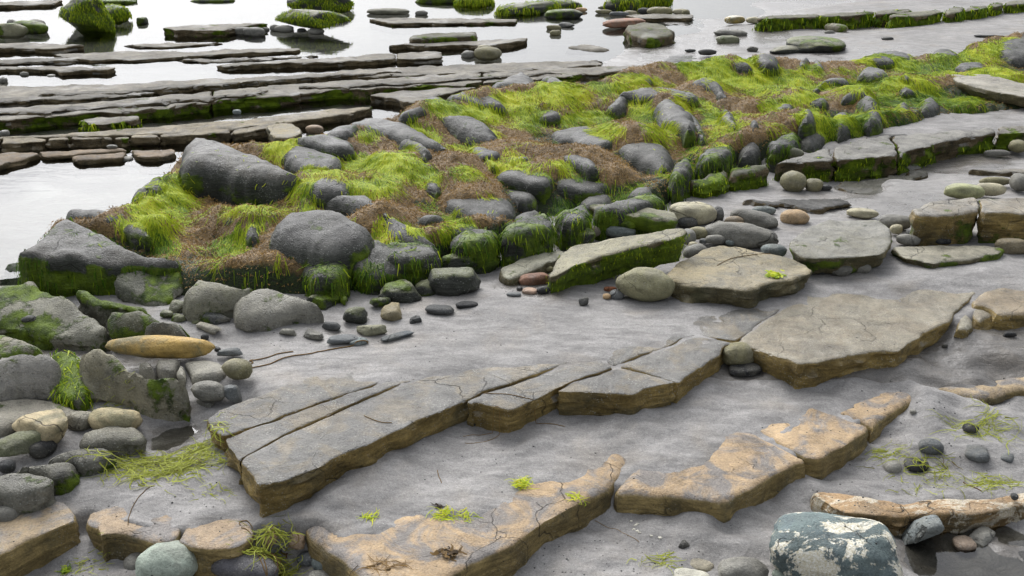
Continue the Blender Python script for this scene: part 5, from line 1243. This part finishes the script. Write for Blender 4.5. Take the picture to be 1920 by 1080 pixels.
S(878, 103, 26, 18, 0, 'g', 'smaller grey cobble left of the olive one in the pool', z=-.07)
S(908, 90, 28, 12, 0, 'p', 'pale cobble peeping behind the olive one in the pool', z=-.05)
S(1038, 52, 30, 11, 0, 'o', 'small olive stone in the water left of the red brown flat rock', z=-.06)
S(1064, 47, 40, 13, 8, 'd', 'dark pointed stone in the water at centre top', 'a', z=-.06)
S(1042, 62, 22, 12, 0, 'o', 'round olive pebble in the water at centre top', z=-.06, name='pebble')
S(1171, 43, 84, 18, -6, 'r', 'red brown flat rock at the water edge, centre top', 'f', name='boulder', z=-.05)
S(790, 25, 26, 11, 0, 'g', 'small grey stone before the far ledge in the pool', z=-.06)
S(730, 22, 90, 13, 0, (.14, .14, .11), 'flat far rock left of centre top in the pool', 'f', z=-.06)
S(890, 4, 70, 26, 0, (.12, .13, .06), 'far mossy boulder at the top edge, centre', moss=(.7, .8), mat=K, name='boulder', z=-.08)
S(830, 2, 110, 18, 0, (.12, .13, .07), 'far low mossy rock cut by the top edge left of centre', moss=(.6, .8), mat=K, z=-.08, name='boulder')
S(400, 2, 90, 12, 0, (.1, .12, .06), 'far mossy strip of rock at the top edge, left', moss=(.6, .7), mat=K, z=-.08, kind='f')
S(215, 4, 90, 14, 0, (.1, .12, .06), 'far mossy rock behind the big furred boulder', moss=(.6, .7), mat=K, z=-.08, kind='f')
S(1014, 14, 168, 26, -7, (.12, .13, .07), 'long far mossy slab rising to the right at the top edge', 'f', moss=(.45, .7), mat=K, name='boulder', z=-.07)
S(1056, 28, 72, 22, 0, (.17, .18, .11), 'pale mossy rock below the long far slab', moss=(.4, .4), mat=K, z=-.08)
S(1168, 10, 68, 30, 0, (.16, .18, .07), 'light green boulder at the top edge, centre right', moss=(.55, .5), mat=K, name='boulder', z=-.07)
S(1226, 2, 70, 34, 0, (.1, .12, .05), 'dark mossy boulder right of the light green one at the top', moss=(.5, .85), mat=K, name='boulder', z=-.07)
for k, (cx, cy, w, h, col, l) in enumerate([(1090, 18, 24, 8, 't', 'tan'), (1132, 22, 34, 8, 'o', 'olive'), (1140, 15, 40, 8, 'm', 'mossy'), (1183, 24, 26, 8, 'p', 'pale'), (1208, 21, 26, 12, 'd', 'dark'), (1236, 21, 50, 16, 'o', 'largest olive'), (1243, 22, 24, 12, 'g', 'round grey'), (1276, 22, 34, 10, 'p', 'last pale'), (1160, 26, 40, 8, 's', 'slaty')]):
    S(cx, cy, w, h, 0, col, '%s cobble in the far cluster at the top, right of centre' % l, z=-.05, name='cobble')
S(1378, 37, 40, 15, 0, (.34, .26, .08), 'yellow barnacled cobble at the left end of the far row', z=-.02, mat=M['barnacled'])
S(1412, 38, 28, 12, 0, 'p', 'pale cobble right of the yellow barnacled one', z=-.02)
S(1474, 41, 40, 13, 0, 'p', 'pale rounded cobble before the far ledge row', z=-.03)
S(1503, 40, 38, 14, 0, 's', 'dark grey cobble right of the pale one before the far row', z=-.03)
S(1630, 38, 74, 12, 0, 'h', 'flat pale slab stone before the far row centre', 'f', z=-.03)
S(1568, 54, 46, 18, 10, (.17, .16, .12), 'brown mossy hump stone in the far wet sand', z=-.03, moss=(.25, .2))
S(1556, 61, 20, 8, 0, 'g', 'small grey stone left of the brown hump stone', z=-.02)
S(1664, 72, 24, 7, 0, 'd', 'lone dark flat pebble on the far sand at right', 'f', name='pebble')
S(1530, 84, 120, 30, 2, (.14, .15, .08), 'mossy dark topped mound in the far sand behind the reef', moss=(.4, .35), mat=K, name='boulder', z=-.03, flat=.3)
S(1490, 92, 90, 16, -8, (.16, .16, .11), 'low mossy apron rock left of the far mound', moss=(.4, .3), mat=K, z=-.03, flat=.4)
S(1364, 76, 44, 18, 0, (.14, .15, .1), 'low mossy stone in wet sand at the upper right', moss=(.3, .2), z=-.04)
S(1370, 62, 66, 14, 4, 'g', 'flat grey hump in wet sand at the upper right', 'f', z=-.04)
S(1294, 95, 22, 6, 0, 'd', 'small dark stone behind the reef top block', z=-.03, name='pebble')
S(1326, 98, 34, 11, 0, 'd', 'dark low stone behind the reef crest, left of its twin', z=-.02)
S(1411, 92, 22, 10, 0, 'g', 'grey pebble standing behind the reef crest at upper right', z=-.02)
S(1286, 24, 16, 12, 0, 'o', 'small olive pebble on the far water edge', name='pebble', z=-.05)
S(1855, 68, 64, 5, 2, 'k', 'thin black slate sliver on the far sand at right', 'f', name='pebble')
S(590, 243, 34, 18, 6, (.28, .21, .15), 'pinkish cobble in the pool behind the reef', z=-.06)
S(444, 210, 16, 10, 0, 'b', 'small blue stone at the shelf foot in the upper left', z=-.05, name='pebble')
S(730, 190, 36, 10, 0, 'h', 'pale flat stone in the pool behind the reef crest', 'f', z=-.06)
S(600, 218, 60, 8, -4, (.14, .12, .1), 'thin brown rock strip in the pool behind the reef', 'f', z=-.06)
S(185, 303, 26, 9, 0, 'w', 'white flat pebble at the pool edge below the square blocks', 'f', z=-.06, name='pebble')
S(238, 298, 26, 10, 0, 'h', 'pale pebble right of the white one at the pool edge', 'f', z=-.06, name='pebble')
S(210, 275, 22, 7, 0, 'h', 'pale pebble on the step before the square blocks', z=-.02, name='pebble')
S(8, 250, 18, 12, 0, 'g', 'small grey pebble at the left edge under the green shelf', z=-.04, name='pebble')
S(46, 139, 16, 8, 0, 'g', 'small pebble in water under the small pointed ledge', z=-.06, name='pebble')
S(96, 142, 16, 6, 0, 'h', 'pale small pebble in water under the small pointed ledge tip', 'f', z=-.06, name='pebble')
S(6, 151, 16, 12, 0, 'g', 'dark stone in water at the left edge under the small ledge', z=-.06, name='pebble')
S(325, 326, 12, 14, 0, 'd', 'small dark stone at the left end of the long smooth boulder', z=-.03)

fur_list = [('big square boulder furred', 2200, .03, .0026), ('smaller mossy boulder hugging', 1200, .04, .003), ('slanting square block furred', 2000, .026, .0026), ('grey topped mossy boulder', 1300, .03, .0026), ('dark mossy boulder right of', 1200, .04, .003),
            ('far mossy boulder at the top', 800, .07, .004), ('long far mossy slab', 900, .06, .004), ('light green boulder', 500, .05, .004), ('long tilted slab with pale', 900, .015, .001), ('mossy step block', 500, .04, .003)]
for o in list(bpy.data.objects):
    for key, n, ln, w in fur_list:
        if str(o.get('label', '')).startswith(key): fur(o, n, ln, w, .55)
for root, n, ln, w in ((far_row, 420, .07, .0045), (thick_ledge, 350, .03, .002), (block_pair, 350, .02, .0018)):
    for ch in root.children: fur(ch, n, ln, w, .45, .6)
# ------------------------------------------------------------------ stranded weed and small litter on the sand
SCENE_TREE = None
def build_tree():
    objs = [o for o in bpy.data.objects if o.type == 'MESH' and 'weed' not in o.name and 'water' not in o.name and 'puddle' not in o.name and o.name != 'sand']
    Vs, Fs, off = [], [], 0
    for o in objs:
        me = o.data
        co = np.empty(len(me.vertices) * 3, np.float32); me.vertices.foreach_get('co', co)
        org = np.array(o.location) + (np.array(o.parent.location) if o.parent else 0)
        if org[1] > 4.2: continue
        Vs.append(co.reshape(-1, 3) + org)
        Fs += [tuple(i + off for i in p.vertices) for p in me.polygons if len(p.vertices) < 6]
        off += len(co) // 3
    return BVHTree.FromPolygons([tuple(v) for v in np.concatenate(Vs)], Fs)
NEAR = build_tree()
def surf(xy):
    xy = np.asarray(xy, float)
    z = ground(xy[:, 0], xy[:, 1])
    for i, (x, y) in enumerate(xy):
        h = NEAR.ray_cast(Vector((x, y, 1.0)), DOWN)
        if h[0] is not None: z[i] = max(z[i], h[0][2])
    return np.c_[xy, z]
def px_surf(px, py, z=-.1):
    for _ in range(3):
        p = at(px, py, z); z = float(surf([p[:2]])[0, 2])
    return p[:2]
def weed_patch(label, px, py, rx, ry, n, ln=.05, mat='olive', tone=.75, w=.0011, name='seaweed_clump', curl=.35, lift=.004, ang=0, z=-.1, spread=.13):
    c = px_surf(px, py, z)
    sx = rx * np.linalg.norm([c[0], c[1], 1.5]) / FPX; R = math.hypot(c[1], 1.6); sy = ry * R / FPX / (1.6 / R)
    allp, meta = [], []
    for k in range(n):
        u, v = RNG.normal(0, .45, 2)
        x, y = c[0] + u * sx, c[1] + v * sy
        th = ang + RNG.normal(0, .6) + (math.pi if RNG.random() < .5 else 0)
        m = 7; st = ln / m * RNG.uniform(.5, 1.4)
        pts = []
        for i in range(m):
            pts.append((x, y)); th += RNG.normal(0, curl); x += math.cos(th) * st; y += math.sin(th) * st
        allp += pts; meta.append(m)
    P = surf(allp)
    out, i = [], 0
    for m in meta:
        p = P[i:i + m].copy(); i += m
        st_ = np.linalg.norm(np.diff(p[:, :2], axis=0), axis=1)
        for q_ in range(1, m): p[q_, 2] = np.clip(p[q_, 2], p[q_ - 1, 2] - .5 * st_[q_ - 1], p[q_ - 1, 2] + .5 * st_[q_ - 1])
        p[:, 2] += .0015 + RNG.random() * lift
        out.append((p, w * RNG.uniform(.6, 1.5), tone + RNG.normal(0, spread)))
    o = ribbons(name, out, M[mat])
    return tag(o, label, 'seaweed', kind='stuff')
weed_patch('wide flat patch of stranded yellow green weed left of the big slab', 300, 878, 120, 24, 420, .07, tone=.72, w=.0013, spread=.2)
weed_patch('upper tail of the stranded weed patch reaching the small puddle', 380, 845, 40, 22, 130, .06, tone=.72, w=.0013, spread=.2)
weed_patch('bright green weed tuft on the edge of smooth sand at centre', 978, 909, 16, 8, 90, .03, 'green', .86, .0014, curl=.8, lift=.012)
weed_patch('thin green weed wisp on tan slab right of the bright tuft', 1080, 933, 18, 7, 30, .03, 'green', .85, .001)
weed_patch('yellow green weed wisps beside dark twig on the lower tan slab', 832, 964, 20, 9, 50, .035, 'green', .85, .0012)
weed_patch('faint green weed smear right of the yellow wisps on the tan slab', 873, 968, 16, 8, 26, .03, 'green', .8, .001)
weed_patch('small green weed streak on the sand left of the yellow wisps', 690, 972, 20, 6, 26, .035, 'green', .8, .0012, ang=.5)
weed_patch('leafy bright green weed beside the flat tan slab', 1447, 555, 16, 5, 60, .03, 'green', .7, .004, curl=.6, lift=.012, z=.0)
weed_patch('tangle of weed and brown cords among the bottom left pebbles', 512, 1000, 34, 22, 110, .07, tone=.55, w=.0014, curl=.45, lift=.02, spread=.25)
weed_patch('weed tangle lying over the lower bottom left pebbles', 510, 1048, 46, 16, 90, .07, tone=.6, w=.0013, lift=.02, spread=.25)
weed_patch('loose green weed strewn over sand at the far right', 1850, 795, 70, 26, 90, .09, tone=.8, w=.001, curl=.25)
weed_patch('weed strands round the slate blue and black pebbles', 1740, 880, 70, 26, 100, .07, tone=.7, w=.001, spread=.25)
weed_patch('weed strands near the right edge above the brown bar', 1870, 905, 50, 16, 70, .07, tone=.7, w=.0011)
weed_patch('weed wisps by the lower tan slab foot at right', 1660, 850, 36, 12, 40, .06, tone=.75, w=.001)
weed_patch('thin weed scraps on sand in the bottom left corner', 170, 1058, 40, 16, 40, .03, tone=.75, w=.001)
weed_patch('tiny green weed ball below the corner slab', 110, 1014, 8, 5, 40, .02, 'green', .5, .0014, curl=.9, lift=.012)
weed_patch('weed scraps on the sand left of the big slab corner', 390, 925, 40, 14, 24, .03, tone=.8, w=.001)
weed_patch('thin weed scraps on the sand near the bottom centre right', 1240, 1055, 40, 14, 30, .05, tone=.7, w=.001)
weed_patch('dark kelp scrap lying on the lower tan slab near the bottom', 842, 1040, 18, 6, 26, .035, 'brown', .2, .004, curl=.5, lift=.012)
weed_patch('dark twig of weed on sand by the yellow wisps', 822, 952, 9, 3, 6, .03, 'brown', .05, .0022)
weed_patch('brown weed stem with green tips at the corner of the tan slab', 720, 1062, 40, 8, 26, .06, 'brown', .35, .0013)
weed_patch('weed scraps in the lower left rock gully', 220, 755, 60, 12, 50, .03, tone=.6, w=.001, z=-.05)

def cord(label, pts, w=.0022, z=-.1, tone=.25, mat='brown'):
    q = np.array([px_surf(x, y, z) for x, y in pts])
    for _ in range(3):
        a = np.repeat(q, 2, 0)[1:-1].reshape(-1, 2, 2)
        q = np.concatenate([[q[0]], np.stack([a[:, 0] * .75 + a[:, 1] * .25, a[:, 0] * .25 + a[:, 1] * .75], 1).reshape(-1, 2), [q[-1]]])
    P = surf(q); P[:, 2] += w * .9
    n = 6; V, F = [], []
    d = np.gradient(P, axis=0); d /= np.linalg.norm(d, axis=1, keepdims=True) + 1e-9
    s = np.cross(d, [0, 0, 1]); s /= np.linalg.norm(s, axis=1, keepdims=True) + 1e-9; u = np.cross(s, d)
    for k in range(n):
        a = 2 * math.pi * k / n; V.append(P + (s * math.cos(a) + u * math.sin(a)) * w * .8)
    V = np.stack(V, 1).reshape(-1, 3); m = len(P)
    for i in range(m - 1):
        for k in range(n): F.append((i * n + k, i * n + (k + 1) % n, (i + 1) * n + (k + 1) % n, (i + 1) * n + k))
    o = mesh_obj('weed_cord', V, np.array(F), M[mat], attrs={'tone': np.full(len(V), tone)})
    return tag(o, label, 'seaweed')
cord('brown weed cord curving over sand from the pale olive cobble', [(448, 704), (475, 690), (520, 675), (600, 660), (690, 645)], z=.0, tone=.45)
cord('short brown cord looped at the pale olive cobble', [(445, 705), (465, 685), (478, 680), (462, 676), (520, 664), (550, 660)], z=.0, tone=.4)
cord('thin dark line of weed curling on sand left of the big slab corner', [(240, 985), (243, 960), (258, 935), (272, 918), (290, 910)], .0013, tone=.3)
cord('brown cord ring above the weed tangle', [(450, 985), (448, 978), (470, 975), (492, 980), (490, 990), (468, 994), (452, 990)], .0016, tone=.35)
cord('hairpin of thin weed on smooth sand under the slab block', [(868, 819), (900, 816), (930, 814), (940, 818), (920, 826), (890, 832), (872, 831)], .0010, tone=.45)
cord('small brown worm like weed piece on smooth sand', [(820, 882), (822, 893), (826, 900), (828, 906)], .0014, tone=.4)
cord('long brown weed strand across the cracked slab top', [(905, 736), (960, 740), (1000, 750), (1060, 752)], .0014, z=.0, tone=.35)
cord('short brown weed strand on the big slab surface', [(683, 780), (700, 788), (718, 793), (735, 793)], .0014, z=.0, tone=.35)
cord('brown weed strand over the flat tan slab', [(1345, 498), (1370, 484), (1400, 479), (1445, 476)], .0014, z=.08, tone=.3)
cord('rust brown twig in sand above the brown bar', [(1806, 905), (1825, 914), (1840, 921)], .002, z=-.17, tone=.3)
cord('thin weed thread on sand at lower centre right', [(1115, 980), (1150, 990), (1180, 1005), (1198, 1018)], .0009, z=-.2, tone=.5)

# shell and grit crumbs strewn on the sand: too small to count
V, F, off = [], [], 0
gxy = []
for cx, cy, rx, ry, n in [(1150, 1000, 200, 60, 120), (1650, 900, 250, 140, 300), (1700, 700, 160, 60, 120), (900, 880, 300, 90, 60), (300, 950, 150, 60, 80), (150, 1040, 120, 30, 60), (820, 640, 250, 50, 40), (1600, 400, 200, 60, 80), (560, 640, 120, 24, 60), (1010, 555, 90, 14, 80)]:
    for k in range(int(n * .6)):
        u, v = RNG.normal(0, .5, 2)
        p = at(cx + u * rx, cy + v * ry, -.1 if cy > 750 else 0)
        gxy.append(p[:2])
GP = surf(gxy)
D1, F1 = ico(1)
for p in GP:
    s = RNG.uniform(.0012, .0035) * np.array([1, RNG.uniform(.6, 1), .6])
    V.append(D1 * s * (1 + .2 * RNG.normal(size=(len(D1), 1))) + p); F.append(F1 + off); off += len(D1)
grit = mesh_obj('beach_grit', np.concatenate(V), np.concatenate(F), M['cobble'], attrs={'moss': np.zeros(off)})
setcol(grit, 'd'); tag(grit, 'scattered dark grit and stone crumbs on the sand', 'grit', kind='stuff')
V, F, off = [], [], 0
for cx, cy in [(1183, 978), (1192, 985), (1195, 996), (1200, 999), (1222, 1006), (1237, 1011), (1196, 982), (1188, 993)]:
    p = px_surf(cx, cy, -.2)
    p = surf([p])[0]
    s = RNG.uniform(.004, .007)
    o = mesh_obj('shell_bit', D1 * np.array([1, .7, .5]) * s * (1 + .25 * RNG.normal(size=(len(D1), 1))) + p, F1, M['cobble'], attrs={'moss': np.zeros(len(D1))})
    setcol(o, (.75, .74, .68)); tag(o, 'one of the white shell bits on the sand below the tan slab', 'shell', 'white shell bits on the sand')
